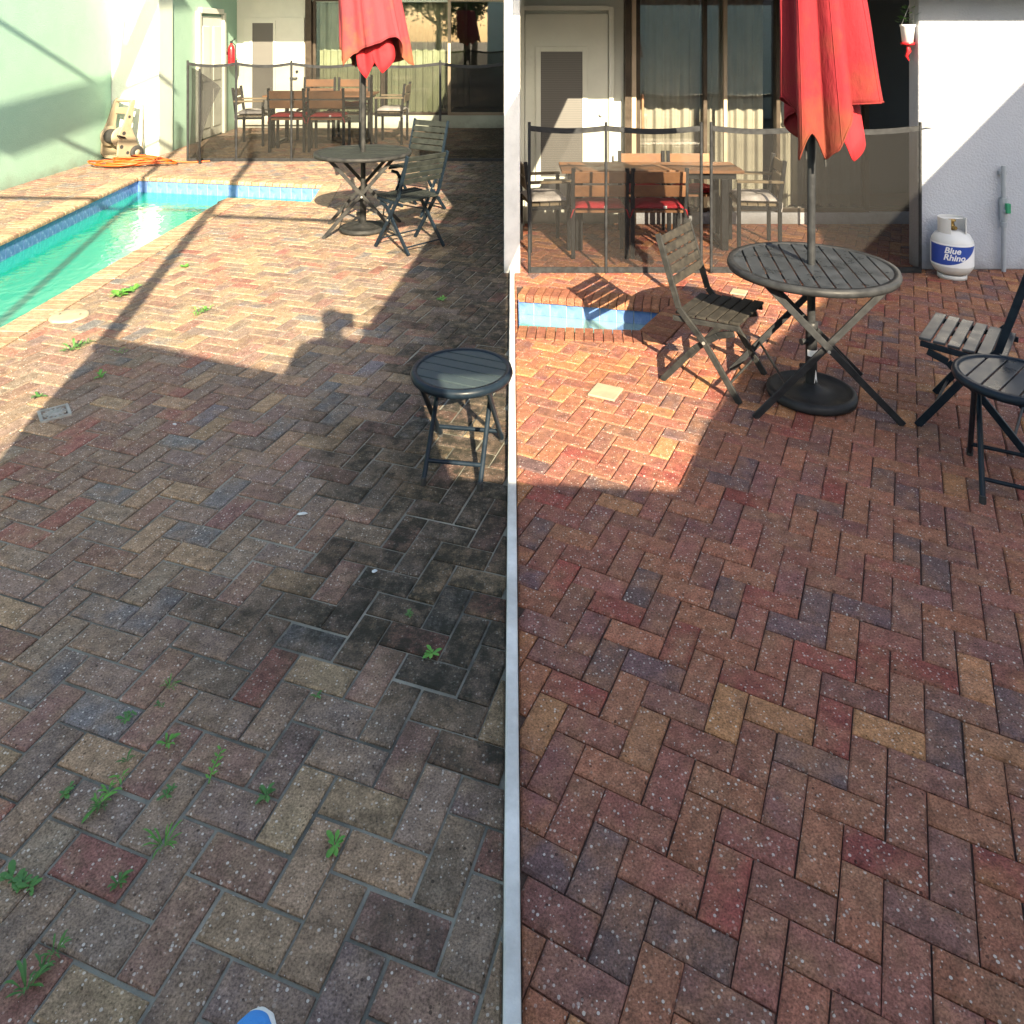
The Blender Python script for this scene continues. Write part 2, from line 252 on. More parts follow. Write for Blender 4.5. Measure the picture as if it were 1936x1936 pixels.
# ------------------------------------------------------------------ mesh helpers
class MB:
    def __init__(s): s.v = []; s.f = []; s.sm = []
    def add(s, vs, fs, smooth=False):
        o = len(s.v); s.v += [tuple(v) for v in vs]
        for f in fs: s.f.append([i + o for i in f]); s.sm.append(smooth)
        return s
    def box(s, c, d, rot=None):
        hx, hy, hz = d[0] / 2, d[1] / 2, d[2] / 2
        vs = [Vector((x, y, z)) for x in (-hx, hx) for y in (-hy, hy) for z in (-hz, hz)]
        if rot is not None: vs = [rot @ v for v in vs]
        return s.add([v + Vector(c) for v in vs], [(0, 1, 3, 2), (4, 6, 7, 5), (0, 4, 5, 1), (2, 3, 7, 6), (0, 2, 6, 4), (1, 5, 7, 3)])
    def bar(s, p, q, a, b, up=(0, 0, 1)):         # rectangular section a (sideways) x b (along up)
        p, q = Vector(p), Vector(q); d = (q - p).normalized(); u = Vector(up)
        sd = d.cross(u)
        if sd.length < 1e-4: sd = d.cross(Vector((1, 0, 0)))
        sd.normalize(); u = sd.cross(d).normalized()
        vs = [e + sd * (x * a / 2) + u * (y * b / 2) for e in (p, q) for x, y in ((-1, -1), (1, -1), (1, 1), (-1, 1))]
        return s.add(vs, [(3, 2, 1, 0), (4, 5, 6, 7), (0, 1, 5, 4), (1, 2, 6, 5), (2, 3, 7, 6), (3, 0, 4, 7)])
    def tube(s, pts, r, n=10, caps=True):
        pts = [Vector(p) for p in pts]; rs = r if isinstance(r, (list, tuple)) else [r] * len(pts)
        vs = []; ref = None
        for i, p in enumerate(pts):
            d = (pts[min(i + 1, len(pts) - 1)] - pts[max(i - 1, 0)]).normalized()
            if ref is None: ref = d.orthogonal().normalized()
            ref = (ref - d * ref.dot(d)); ref = ref.normalized() if ref.length > 1e-5 else d.orthogonal().normalized()
            b = d.cross(ref)
            vs += [p + (ref * math.cos(2 * PI * k / n) + b * math.sin(2 * PI * k / n)) * rs[i] for k in range(n)]
        fs = [(i * n + k, i * n + (k + 1) % n, (i + 1) * n + (k + 1) % n, (i + 1) * n + k) for i in range(len(pts) - 1) for k in range(n)]
        s.add(vs, fs, True)
        if caps:
            m = len(pts) - 1
            s.add([vs[k] for k in range(n)], [tuple(reversed(range(n)))]); s.add([vs[m * n + k] for k in range(n)], [tuple(range(n))])
        return s
    def lathe(s, prof, c=(0, 0, 0), n=40, smooth=True):
        vs = []; c = Vector(c)
        for r, z in prof: vs += [c + Vector((r * math.cos(2 * PI * k / n), r * math.sin(2 * PI * k / n), z)) for k in range(n)]
        fs = [(i * n + k, i * n + (k + 1) % n, (i + 1) * n + (k + 1) % n, (i + 1) * n + k) for i in range(len(prof) - 1) for k in range(n)]
        return s.add(vs, fs, smooth)
    def prism(s, poly, z0, z1):
        n = len(poly); vs = [Vector((p[0], p[1], z0)) for p in poly] + [Vector((p[0], p[1], z1)) for p in poly]
        return s.add(vs, [tuple(reversed(range(n))), tuple(range(n, 2 * n))] + [(i, (i + 1) % n, n + (i + 1) % n, n + i) for i in range(n)])
    def mesh(s, name):
        me = bpy.data.meshes.new(name); me.from_pydata(s.v, [], s.f); me.update()
        me.polygons.foreach_set('use_smooth', s.sm)
        return me
    def build(s, name, m, parent=None, bevel=0.0, loc=None, fix=True):
        me = s.mesh(name)
        if fix:
            b = bmesh.new(); b.from_mesh(me); bmesh.ops.recalc_face_normals(b, faces=b.faces); b.to_mesh(me); b.free()
        me.materials.append(m)
        o = bpy.data.objects.new(name, me); C.objects.link(o)
        if parent is not None: o.parent = parent
        if loc is not None: o.location = loc
        if bevel:
            md = o.modifiers.new('bevel', 'BEVEL'); md.width = bevel; md.segments = 2; md.limit_method = 'ANGLE'; md.angle_limit = R(40)
        return o
def tag(o, label=None, cat=None, group=None, kind=None):
    if label: o['label'] = label
    if cat: o['category'] = cat
    if group: o['group'] = group
    if kind: o['kind'] = kind
    return o
def empty(name, loc=(0, 0, 0), rz=0.0, sc=None):
    o = bpy.data.objects.new(name, None); C.objects.link(o); o.location = loc; o.rotation_euler = (0, 0, rz); o.empty_display_size = 0.1
    if sc: o.scale = sc
    return o
def dup(root, loc=None, rz=None, label=None, sc=None):
    r = root.copy(); C.objects.link(r)
    if loc is not None: r.location = loc
    if rz is not None: r.rotation_euler = (0, 0, rz)
    if sc: r.scale = sc
    if label: r['label'] = label
    for ch in list(root.children):
        c = ch.copy(); C.objects.link(c); c.parent = r
        for g in list(ch.children):
            d = g.copy(); C.objects.link(d); d.parent = c
    return r
def face(v): return math.atan2(v[1], v[0]) - PI / 2   # rz that turns +Y to v

# ------------------------------------------------------------------ plane polygon helpers
def area(p): return 0.5 * sum(p[i][0] * p[(i + 1) % len(p)][1] - p[(i + 1) % len(p)][0] * p[i][1] for i in range(len(p)))
def ccw(p): return list(p) if area(p) > 0 else list(reversed(p))
def clip(poly, a, b, keep_left=True):
    out = []
    def sd(p):
        v = (b[0] - a[0]) * (p[1] - a[1]) - (b[1] - a[1]) * (p[0] - a[0])
        return v if keep_left else -v
    for i in range(len(poly)):
        p, q = poly[i], poly[(i + 1) % len(poly)]; dp, dq = sd(p), sd(q)
        if dp >= 0: out.append(p)
        if dp * dq < 0:
            k = dp / (dp - dq); out.append((p[0] + (q[0] - p[0]) * k, p[1] + (q[1] - p[1]) * k))
    return out
def minus(polys, conv):
    conv = ccw(conv); res = []
    for p in polys:
        xs = [v[0] for v in p]; ys = [v[1] for v in p]; cx_ = [v[0] for v in conv]; cy_ = [v[1] for v in conv]
        if max(xs) < min(cx_) or min(xs) > max(cx_) or max(ys) < min(cy_) or min(ys) > max(cy_): res.append(p); continue
        cur = p
        for i in range(len(conv)):
            a, b = conv[i], conv[(i + 1) % len(conv)]
            o = clip(cur, a, b, False)
            if len(o) >= 3 and abs(area(o)) > 4e-4: res.append(o)
            cur = clip(cur, a, b, True)
            if len(cur) < 3: break
    return res
def offset(poly, d):                              # outward offset of a simple polygon
    p = ccw(poly); n = len(p); out = []
    for i in range(n):
        a, b, c = Vector(p[i - 1]), Vector(p[i]), Vector(p[(i + 1) % n])
        e1, e2 = (b - a).normalized(), (c - b).normalized()
        n1, n2 = Vector((e1.y, -e1.x)), Vector((e2.y, -e2.x))
        m = (n1 + n2); m = m / max(m.length_squared, 1e-6) * 2
        out.append(tuple(b + m * d))
    return out
def inset_top(poly, ch):
    q = ccw(poly); n = len(q); out = []
    for i in range(n):
        a, b, c = Vector(q[i - 1]), Vector(q[i]), Vector(q[(i + 1) % n])
        e1, e2 = (b - a), (c - b)
        if e1.length < 1e-6 or e2.length < 1e-6: out.append(tuple(b)); continue
        e1.normalize(); e2.normalize()
        m = Vector((-e1.y - e2.y, e1.x + e2.x)); l2 = m.length_squared
        out.append(tuple(b + m / max(l2, 0.5) * 2 * ch) if l2 > 1e-6 else tuple(b))
    return q, out

# ------------------------------------------------------------------ setting: ground, pools' holes
POOL_L = [tuple(at(*p)[:2]) for p in ((612, 350), (260, 335))] + [(-4.56, 4.2), (-3.36, 4.2), tuple(at(430, 375)[:2]), tuple(at(590, 383)[:2])]
POOL_L = ccw(POOL_L)
POOL_R = ccw([(0.045, 5.07), (0.84, 4.99), (1.11, 5.44), (0.045, 5.69)])
COP = 0.215
LP1 = offset([POOL_L[0], POOL_L[1], POOL_L[2], POOL_L[3], POOL_L[4], POOL_L[5]], COP) 
CO_L = offset(POOL_L, COP); CO_R = clip(offset(POOL_R, COP * 0.9), (0.036, 0), (0.036, 1), False)
def sheet(name, outer, holes, z, m):
    loops = [[Vector((x, y, 0)) for x, y in ccw(outer)]] + [[Vector((x, y, 0)) for x, y in reversed(ccw(h))] for h in holes]
    tris = tessellate_polygon(loops); vs = [Vector((v.x, v.y, z)) for l in loops for v in l]
    return MB().add(vs, tris).build(name, m)
g = sheet('ground', [(-120, -120), (120, -120), (120, 160), (-120, 160)], [offset(POOL_L, 0.04), offset(POOL_R, 0.04)], -0.06, M['earth'])
for p in g.data.polygons:
    if p.normal.z < 0: p.flip()
tag(g, kind='structure')
patio_old = tag(sheet('patio', [(-7.2, 0.4), (-0.004, 0.4), (-0.004, 16.4), (-7.2, 16.4)], [offset(POOL_L, 0.03)], -0.0075, M['sand_old']), kind='structure')
patio_new = tag(sheet('patio', [(0.004, 0.4), (6.6, 0.4), (6.6, 9.2), (0.004, 9.2)], [offset(POOL_R, 0.03)], -0.011, M['sand_new']), kind='structure')

# ------------------------------------------------------------------ pavers
OLD = [((0.150, 0.112, 0.094), 6), ((0.175, 0.108, 0.088), 4), ((0.245, 0.172, 0.112), 3), ((0.130, 0.120, 0.118), 1.6), ((0.172, 0.130, 0.102), 5), ((0.195, 0.092, 0.075), 1.5)]
NEW = [((0.205, 0.083, 0.062), 7), ((0.165, 0.076, 0.063), 5), ((0.240, 0.099, 0.061), 4), ((0.31, 0.150, 0.072), 1.6), ((0.120, 0.074, 0.071), 2.4), ((0.205, 0.058, 0.047), 1.6)]
def pick(pal):
    t = rnd.random() * sum(k for _, k in pal)
    for c, k in pal:
        t -= k
        if t <= 0: break
    j = rnd.uniform(0.86, 1.14)
    return tuple(max(0.01, x * j * 1.09 * rnd.uniform(0.96, 1.04)) for x in c)
def paver_piece(poly, z, ch=0.0045, depth=0.05, tilt=(0, 0)):
    q, t = inset_top(poly, ch); n = len(q)
    cx_ = sum(p[0] for p in q) / n; cy_ = sum(p[1] for p in q) / n
    h = lambda p: z + (p[0] - cx_) * tilt[0] + (p[1] - cy_) * tilt[1]
    vs = [(p[0], p[1], h(p)) for p in t] + [(p[0], p[1], h(p) - ch * 0.85) for p in q] + [(p[0], p[1], z - depth) for p in q]
    fs = [tuple(range(n))] + [(n + i, n + (i + 1) % n, (i + 1) % n, i) for i in range(n)] + [(2 * n + i, 2 * n + (i + 1) % n, n + (i + 1) % n, n + i) for i in range(n)]
    return vs, fs
def lay(patio, org, th, gsz, xr, yr, holes, pal, mat_one, mat_far, clipx, joint, wob):
    c, s = math.cos(th), math.sin(th)
    bricks = []
    for i in range(-90, 160):
        for j in range(-130, 60):
            k = (i - j) % 4
            if k == 0: cells = (i, j, i + 2, j + 1)
            elif k == 3: cells = (i, j, i + 1, j + 2)
            else: continue
            mx_, my_ = (cells[0] + cells[2]) / 2, (cells[1] + cells[3]) / 2
            x = org[0] + gsz * (c * mx_ + s * my_); y = org[1] + gsz * (s * mx_ - c * my_)
            if not (yr[0] < y < yr[1] and xr[0] - 0.2 < x < xr[1] + 0.2): continue
            if abs(x) > 0.667 * y + 0.75: continue
            dx, dy, da = rnd.gauss(0, wob), rnd.gauss(0, wob), rnd.gauss(0, wob * 3)
            jt = joint * rnd.uniform(0.7, 1.3) / gsz / 2
            poly = []
            for a, b in ((cells[0] + jt, cells[1] + jt), (cells[2] - jt, cells[1] + jt), (cells[2] - jt, cells[3] - jt), (cells[0] + jt, cells[3] - jt)):
                a -= mx_; b -= my_; a, b = a - b * da, b + a * da
                poly.append((x + dx + gsz * (c * a + s * b), y + dy + gsz * (s * a - c * b)))
            poly = ccw(poly)
            poly = clip(poly, (clipx, 0), (clipx, 1), clipx < 0)
            if len(poly) < 3: continue
            ps = [poly]
            for h in holes: ps = minus(ps, h)
            for p in ps:
                if len(p) >= 3 and abs(area(p)) > 8e-4:
                    zz = sum(v[1] for v in p) / len(p)
                    vis = abs(sum(v[0] for v in p) / len(p)) < 0.66 * zz and zz > 1.47 and len(ps) == 1 and abs(area(p)) > gsz * gsz * 1.4
                    bricks.append((zz if vis else 99 + zz, p))
    bricks.sort(key=lambda b: b[0])
    far = MB(); cols = []
    for n, (d, p) in enumerate(bricks):
        z = rnd.gauss(0, wob * 0.7); tl = (rnd.gauss(0, wob * 4), rnd.gauss(0, wob * 4)); col = pick(pal)
        ch = 0.0065 if pal is NEW else 0.005
        if n < 296 and d < 99:
            cx_, cy_ = sum(v[0] for v in p) / len(p), sum(v[1] for v in p) / len(p)
            vs, fs = paver_piece([(v[0] - cx_, v[1] - cy_) for v in p], 0, ch, tilt=tl)
            o = MB().add(vs, fs).build('paving_brick', mat_one, patio, loc=(cx_, cy_, z), fix=False); o.color = (*col, 1)
        else:
            vs, fs = paver_piece(p, z, ch, tilt=tl); far.add(vs, fs); cols += [col] * len(vs)
    o = far.build('paving_bricks', mat_far, patio, fix=False); o['kind'] = 'stuff'
    a = o.data.color_attributes.new('col', 'FLOAT_COLOR', 'POINT')
    a.data.foreach_set('color', [x for c_ in cols for x in (*c_, 1)])
quadsL = [[CO_L[i] for i in q] for q in ()]
# split the L-shaped pool surround into convex pieces
def l_pieces(P):
    P = ccw(P); return P
PL = POOL_L
# corner names, found by position
byx = sorted(PL, key=lambda p: p[1])
nearL, nearR = sorted(byx[:2])
backs = sorted(byx[2:], key=lambda p: p[0]); backL = backs[0]; inner = backs[1]; ext = sorted(backs[2:], key=lambda p: p[1]); extN, extF = ext
dv = (Vector(extN) - Vector(inner)).normalized(); dl = (Vector(backL) - Vector(nearL))
mid = (inner[0] * 0 + backL[0] + (inner[0] - backL[0]), 0)
mainq = offset([nearL, nearR, (inner[0], backL[1] + (extF[1] - backL[1]) * (inner[0] - backL[0]) / (extF[0] - backL[0])), backL], COP)
sideq = offset([(inner[0] - 0.6, inner[1] + (inner[1] - extN[1]) * 0.6 / (extN[0] - inner[0])), extN, extF, (inner[0] - 0.6, backL[1] + (extF[1] - backL[1]) * (inner[0] - 0.6 - backL[0]) / (extF[0] - backL[0]))], COP)
lay(patio_old, (-1.58957, 2.93368), -0.315, 0.10447, (-6.4, -0.02), (1.0, 15.6), [mainq, sideq], OLD, M['brick_old'], M['brick_old_far'], -0.021, 0.009, 0.0013)
lay(patio_new, (0.20441, 2.10637), -0.475, 0.09206, (0.02, 5.2), (1.0, 7.9), [CO_R], NEW, M['brick_new'], M['brick_new_far'], 0.021, 0.0035, 0.0008)

# ------------------------------------------------------------------ pools: coping, tiles, walls, water
def pool(name, P, wl, tile, depth, tz, brick_pal, mb, mw, label, cat, group, cop=COP):
    P = ccw(P); n = len(P); root = empty(name, (P[0][0], P[0][1], 0)); tag(root, label, cat, group)
    off = Vector((P[0][0], P[0][1], 0))
    mid_ = MB()
    for i in range(n):                                 # plastered walls and floor
        a, b = Vector((*P[i], 0)) - off, Vector((*P[(i + 1) % n], 0)) - off
        e = (b - a).normalized(); nn = Vector((e.y, -e.x, 0)); a2, b2 = a + nn * 0.012, b + nn * 0.012
        mid_.add([a2 + Vector((0, 0, -0.05)), b2 + Vector((0, 0, -0.05)), b2 + Vector((0, 0, -depth)), a2 + Vector((0, 0, -depth))], [(0, 1, 2, 3)])
    loop = [Vector((x, y, 0)) for x, y in offset(P, 0.012)]
    mid_.add([v - off + Vector((0, 0, -depth)) for v in loop], tessellate_polygon([loop]))
    mid_.build('basin', M['plaster'], root)
    gr = MB()
    for i in range(n):
        a, b = Vector((*P[i], 0)) - off, Vector((*P[(i + 1) % n], 0)) - off
        ln = (b - a).length; e = (b - a) / ln; inn = Vector((-e.y, e.x, 0))
        gr.add([a + inn * 0.001 + Vector((0, 0, -0.04)), b + inn * 0.001 + Vector((0, 0, -0.04)), b + inn * 0.001 + Vector((0, 0, -0.215)), a + inn * 0.001 + Vector((0, 0, -0.215))], [(0, 1, 2, 3)])
        k = max(1, round(ln / tile)); st = ln / k
        for j in range(k):                             # one tile each
            c = a + e * (st * (j + 0.5)) + inn * 0.004 + Vector((0, 0, tz))
            rot = Matrix((e, inn, Vector((0, 0, 1)))).transposed()
            MB().box((0, 0, 0), (st - 0.007, 0.006, tile * 0.98), rot).build('wall_tile', M['tile'], root, loc=c)
        # coping bricks: headers laid across the rim, front edge rounded
        w_ = 0.098 if cop > 0.2 else 0.062
        k = max(1, round(ln / w_)); st = ln / k
        if cop < 0.2 and abs(e.x) < 0.05: k = 0       # this rim is the kerb itself
        for j in range(k):
            gp = 0.0055 if cop > 0.2 else 0.0028; x0 = st * j + gp; x1 = st * (j + 1) - gp
            prof = [(-cop + 0.004, 0.0), (0.0, 0.002), (0.018, -0.006), (0.026, -0.02), (0.026, -0.045), (0, -0.052), (-cop + 0.004, -0.05)]
            vs = [e * (x - (x0 + x1) / 2) + inn * d + Vector((0, 0, z)) for x in (x0, x1) for d, z in prof]
            m_ = len(prof); fs = [tuple(range(m_)), tuple(reversed(range(m_, 2 * m_)))] + [(q, m_ + q, m_ + (q + 1) % m_, (q + 1) % m_) for q in range(m_)]
            o = MB().add(vs, fs).build('coping_brick', mb, root, loc=a + e * ((x0 + x1) / 2) + Vector((0, 0, rnd.gauss(0.004, 0.0012)))); o.color = (*pick(brick_pal), 1)
    # corner fillers where an outside corner leaves a square of coping
    for i in range(n):
        a = Vector(P[i - 1]); b = Vector(P[i]); c = Vector(P[(i + 1) % n]); e1 = (b - a).normalized(); e2 = (c - b).normalized()
        if e1.x * e2.y - e1.y * e2.x > 0.2 and not (cop < 0.2 and min(abs(e1.x), abs(e2.x)) < 0.05):
            n1 = Vector((e1.y, -e1.x)); n2 = Vector((e2.y, -e2.x)); oc = b + (n1 + n2) / (1 + n1.dot(n2)) * (cop - 0.004)
            quad = [b + n1 * 0.002 + n2 * 0.002, b + n1 * (cop - 0.004), oc, b + n2 * (cop - 0.004)]
            q2 = [quad[0], quad[1], quad[2], quad[3]]
            for tri in ((q2[0], q2[1], q2[2]), (q2[0], q2[2], q2[3])):
                cx_ = sum((v for v in tri), Vector((0, 0))) / 3; pts = [tuple((v - cx_) * 0.95) for v in tri]
                vs, fs = paver_piece(pts, 0, 0.003)
                o = MB().add(vs, fs).build('coping_brick', mb, root, loc=Vector((*cx_, 0.004)) - off); o.color = (*pick(brick_pal), 1)
    gr.build('tile_grout', M['grout'], root)
    lp = [Vector((x, y, 0)) for x, y in offset(P, 0.0)]
    o = MB().add([Vector((v.x, v.y, wl)) for v in lp], tessellate_polygon([lp])).build('pool_water', mw)
    tag(o, kind='structure')
    return root
COPE_OLD = [((0.27, 0.185, 0.12), 3), ((0.31, 0.22, 0.145), 3), ((0.23, 0.15, 0.10), 2)]
COPE_NEW = [((0.20, 0.078, 0.046), 3), ((0.17, 0.066, 0.044), 3), ((0.23, 0.105, 0.055), 2)]
M['cope_old'] = brick_mat('coping_old', True, False, (0.29, 0.205, 0.13), 0.2)
M['cope_new'] = brick_mat('coping_new', True, False, (0.23, 0.10, 0.055), 0.2, wet=0.1)
pool('swimming_pool', POOL_L, -0.20, 0.152, 1.15, -0.125, COPE_OLD, M['cope_old'], M['water_deep'], 'turquoise swimming pool with stepped corner and blue tile band beside pale green wall', 'pool', None)
pool('swimming_pool', POOL_R, -0.135, 0.118, 0.55, -0.085, COPE_NEW, M['cope_new'], M['water_shallow'], 'small pool corner with blue tiles and red brick coping behind the folding chair', 'pool', None, COP * 0.9)

# ------------------------------------------------------------------ the white kerb and party wall between the two patios
k = MB(); k.box((0, 3.55, 0.0), (0.036, 5.3, 0.07))
tag(k.build('kerb', M['kerb'], bevel=0.006), 'narrow white painted kerb dividing the mossy patio from the clean red patio', 'kerb')
k = MB(); k.box((0, 11.1, 1.7), (0.13, 9.8, 3.5))
tag(k.build('party_wall', M['kerb'], bevel=0.008), 'white wall end standing between the two pool fences', 'wall')


# ------------------------------------------------------------------ far house (behind the mossy patio)
def curtain(name, x0, x1, y, z0, z1, m, label, group, folds=9, amp=0.035):
    nx, nz = folds * 12, 10; vs = []
    for k in range(nz + 1):
        z = z0 + (z1 - z0) * k / nz
        for i in range(nx + 1):
            u = i / nx; a = amp * (0.55 + 0.45 * (1 - k / nz))
            vs.append((x0 + (x1 - x0) * u, y + a * math.sin(u * folds * 2 * PI + 0.9 * math.sin(u * 7)) + 0.4 * a * math.sin(u * folds * 4.7 * PI + 1), z + 0.01 * math.sin(u * folds * 2 * PI)))
    fs = [(k * (nx + 1) + i, k * (nx + 1) + i + 1, (k + 1) * (nx + 1) + i + 1, (k + 1) * (nx + 1) + i) for k in range(nz) for i in range(nx)]
    o = MB(); o.add(vs, fs, True); o = o.build(name, m, fix=False); tag(o, label, 'curtain', group); return o
def framed(name, root, x0, x1, y, z0, z1, fw, fm, pm, pane='pane', depth=0.06, rails=()):
    f = MB()
    f.box(((x0 + fw / 2), y, (z0 + z1) / 2), (fw, depth, z1 - z0)); f.box(((x1 - fw / 2), y, (z0 + z1) / 2), (fw, depth, z1 - z0))
    f.box(((x0 + x1) / 2, y, z0 + fw / 2), (x1 - x0 - 2 * fw, depth, fw)); f.box(((x0 + x1) / 2, y, z1 - fw / 2), (x1 - x0 - 2 * fw, depth, fw))
    for z in rails: f.box(((x0 + x1) / 2, y, z), (x1 - x0 - 2 * fw, depth, fw))
    o = f.build(name, fm, root, bevel=0.004)
    MB().box(((x0 + x1) / 2, y + 0.012, (z0 + z1) / 2), (x1 - x0 - 2 * fw + 0.004, 0.008, z1 - z0 - 2 * fw + 0.004)).build(pane, pm, o)
    return o

hA = empty('house', (-3, 15.5, 0)); tag(hA, 'pale green stucco house with sliding glass doors beyond the mossy patio', 'house')
def onto(mb, name, m, root, bevel=0.0):
    o = mb.build(name, m, root, bevel); o.matrix_parent_inverse = Matrix.Translation(-Vector(root.location)); return o
b = MB(); b.box((-6.42, 5.5, 1.9), (0.3, 13.0, 3.9)); onto(b, 'wall', M['stucco_green'], hA)
b = MB(); b.box((-5.99, 12.28, 1.9), (0.90, 0.5, 3.9)); onto(b, 'pilaster', M['stucco_cream'], hA, 0.01)
b = MB(); b.box((-5.72, 14.06, 1.9), (0.3, 3.04, 3.9)); onto(b, 'wall', M['stucco_green'], hA)
b = MB(); b.box((-4.86, 15.65, 2.05), (1.42, 0.24, 3.6)); b.box((-4.86, 15.66, 0.125), (1.42, 0.24, 0.24)); onto(b, 'wall', M['paint_white'], hA)
b = MB(); b.box((-2.05, 15.62, 0.13), (4.0, 0.22, 0.255)); b.box((-2.05, 15.66, 3.2), (4.0, 0.24, 1.3)); onto(b, 'wall', M['stucco_cream'], hA)
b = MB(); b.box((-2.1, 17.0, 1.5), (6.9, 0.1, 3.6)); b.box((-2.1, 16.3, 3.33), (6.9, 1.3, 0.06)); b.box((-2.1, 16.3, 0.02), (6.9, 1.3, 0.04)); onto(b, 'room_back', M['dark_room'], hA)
b = MB(); b.box((-2.9, 13.65, 3.98), (6.6, 4.6, 0.16)); onto(b, 'roof', M['stucco_cream'], hA)
def fr(root, *a, **k):
    o = framed(*a[:1], root, *a[1:], **k); o.matrix_parent_inverse = Matrix.Translation(-Vector(root.location)); return o
# entrance door with a long glazed panel
d = MB(); d.box((-4.80, 15.49, 1.15), (1.22, 0.06, 2.16)); dA = onto(d, 'door', M['paint_white'], hA, 0.006)
for nm, mb, mt in (('door_pane', MB().box((-5.02, 15.452, 1.25), (0.42, 0.012, 1.75)), M['blind']), ('pane_frame', MB().box((-5.255, 15.45, 1.25), (0.05, 0.03, 1.85)).box((-4.785, 15.45, 1.25), (0.05, 0.03, 1.85)).box((-5.02, 15.45, 2.15), (0.42, 0.03, 0.05)).box((-5.02, 15.45, 0.35), (0.42, 0.03, 0.05)), M['paint_white']), ('handle', MB().tube([(-4.33, 15.44, 1.02), (-4.33, 15.39, 1.02), (-4.46, 15.39, 1.02)], 0.014).tube([(-4.33, 15.46, 1.15), (-4.33, 15.42, 1.15)], 0.025), M['black_metal'])):
    mb.build(nm, mt, dA, bevel=0.003)
# white panelled door in the side wall
d = MB(); d.box((-5.56, 14.12, 1.13), (0.05, 1.06, 2.2)); dB = onto(d, 'door', M['paint_white'], hA, 0.004)
MB().box((-5.53, 13.53, 1.16), (0.07, 0.10, 2.3)).box((-5.53, 14.71, 1.16), (0.07, 0.10, 2.3)).box((-5.53, 14.12, 2.33), (0.07, 1.06, 0.10)).build('door_frame', M['paint_white'], dB, bevel=0.006)
for zz, hh in ((0.55, 0.7), (1.55, 1.0)):
    MB().box((-5.53, 13.87, zz), (0.02, 0.34, hh)).build('door_panel', M['paint_white'], dB, bevel=0.008)
    MB().box((-5.53, 14.37, zz), (0.02, 0.34, hh)).build('door_panel', M['paint_white'], dB, bevel=0.008)
b = MB(); b.box((-4.10, 15.5, 1.3), (0.12, 0.16, 2.6)); onto(b, 'door_jamb', M['bronze'], hA)
fr(hA, 'sliding_door', -4.03, -2.60, 15.55, 0.26, 2.62, 0.055, M['bronze'], M['glass'])
fr(hA, 'sliding_door', -2.64, -1.24, 15.60, 0.26, 2.62, 0.055, M['bronze'], M['glass'])
fr(hA, 'sliding_door', -1.30, -0.10, 15.53, 0.26, 2.62, 0.06, M['tan_frame'], M['glass_dark'])
curtain('curtain', -3.95, -2.66, 15.76, 0.3, 2.58, M['curtain_old'], 'sage curtain hanging behind the sliding glass next to the white glazed door', 'sage curtains', 8)
curtain('curtain', -2.56, -0.92, 15.78, 0.3, 2.58, M['curtain_old'], 'sage curtain drawn up to the dark pane next to the white party wall', 'sage curtains', 10)

# ------------------------------------------------------------------ near house (behind the clean patio)
hB = empty('house', (2, 7.77, 0)); tag(hB, 'white house with dark framed sliding doors and a blind door beyond the clean red patio', 'house')
b = MB(); b.box((0.61, 7.90, 1.6), (1.08, 0.2, 3.2)); onto(b, 'wall', M['paint_white'], hB)
b = MB(); b.box((3.6, 7.86, 0.06), (4.9, 0.18, 0.115)); b.box((3.6, 7.9, 2.95), (4.9, 0.2, 1.1)); onto(b, 'wall', M['stucco_white'], hB)
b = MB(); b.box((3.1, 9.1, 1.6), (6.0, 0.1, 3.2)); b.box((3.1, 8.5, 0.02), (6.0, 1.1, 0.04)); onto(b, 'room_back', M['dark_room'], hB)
b = MB(); b.box((3.05, 7.05, 2.36), (5.9, 2.5, 0.14)); onto(b, 'roof', M['stucco_white'], hB)
b = MB(); b.box((5.15, 6.36, 1.8), (3.64, 0.16, 3.6)); onto(b, 'wall', M['stucco_white'], hB, 0.012)
d = MB(); d.box((0.55, 7.77, 1.08), (0.84, 0.05, 2.1)); dC = onto(d, 'door', M['paint_white'], hB, 0.005)
for nm, mb, mt in (('door_pane', MB().box((0.50, 7.735, 1.12), (0.42, 0.012, 1.26)), M['blind']), ('pane_frame', MB().box((0.265, 7.735, 1.12), (0.05, 0.03, 1.36)).box((0.735, 7.735, 1.12), (0.05, 0.03, 1.36)).box((0.50, 7.735, 1.775), (0.42, 0.03, 0.05)).box((0.50, 7.735, 0.465), (0.42, 0.03, 0.05)), M['paint_white']), ('handle', MB().tube([(0.90, 7.74, 0.98), (0.90, 7.69, 0.98), (0.80, 7.69, 0.98)], 0.011).tube([(0.90, 7.745, 1.12), (0.90, 7.71, 1.12)], 0.022), M['silver']), ('door_trim', MB().box((0.10, 7.75, 1.1), (0.05, 0.06, 2.2)).box((1.0, 7.75, 1.1), (0.05, 0.06, 2.2)).box((0.55, 7.75, 2.19), (0.85, 0.06, 0.05)), M['paint_white'])):
    mb.build(nm, mt, dC, bevel=0.003)
b = MB(); b.box((1.165, 7.77, 1.2), (0.06, 0.16, 2.4)); onto(b, 'door_jamb', M['bronze'], hB)
b = MB(); b.box((1.225, 7.75, 1.2), (0.045, 0.10, 2.4)); onto(b, 'door_jamb', M['tan_frame'], hB)
p1 = fr(hB, 'sliding_door', 1.26, 1.98, 7.80, 0.12, 2.35, 0.04, M['bronze'], M['glass'])
p2 = fr(hB, 'sliding_door', 1.94, 2.72, 7.84, 0.12, 2.35, 0.04, M['bronze'], M['glass'])
p3 = fr(hB, 'sliding_door', 2.68, 3.62, 7.80, 0.12, 2.35, 0.04, M['bronze'], M['glass'])
p4 = fr(hB, 'sliding_door', 3.58, 4.70, 7.84, 0.12, 2.35, 0.04, M['bronze'], M['glass_dark'])
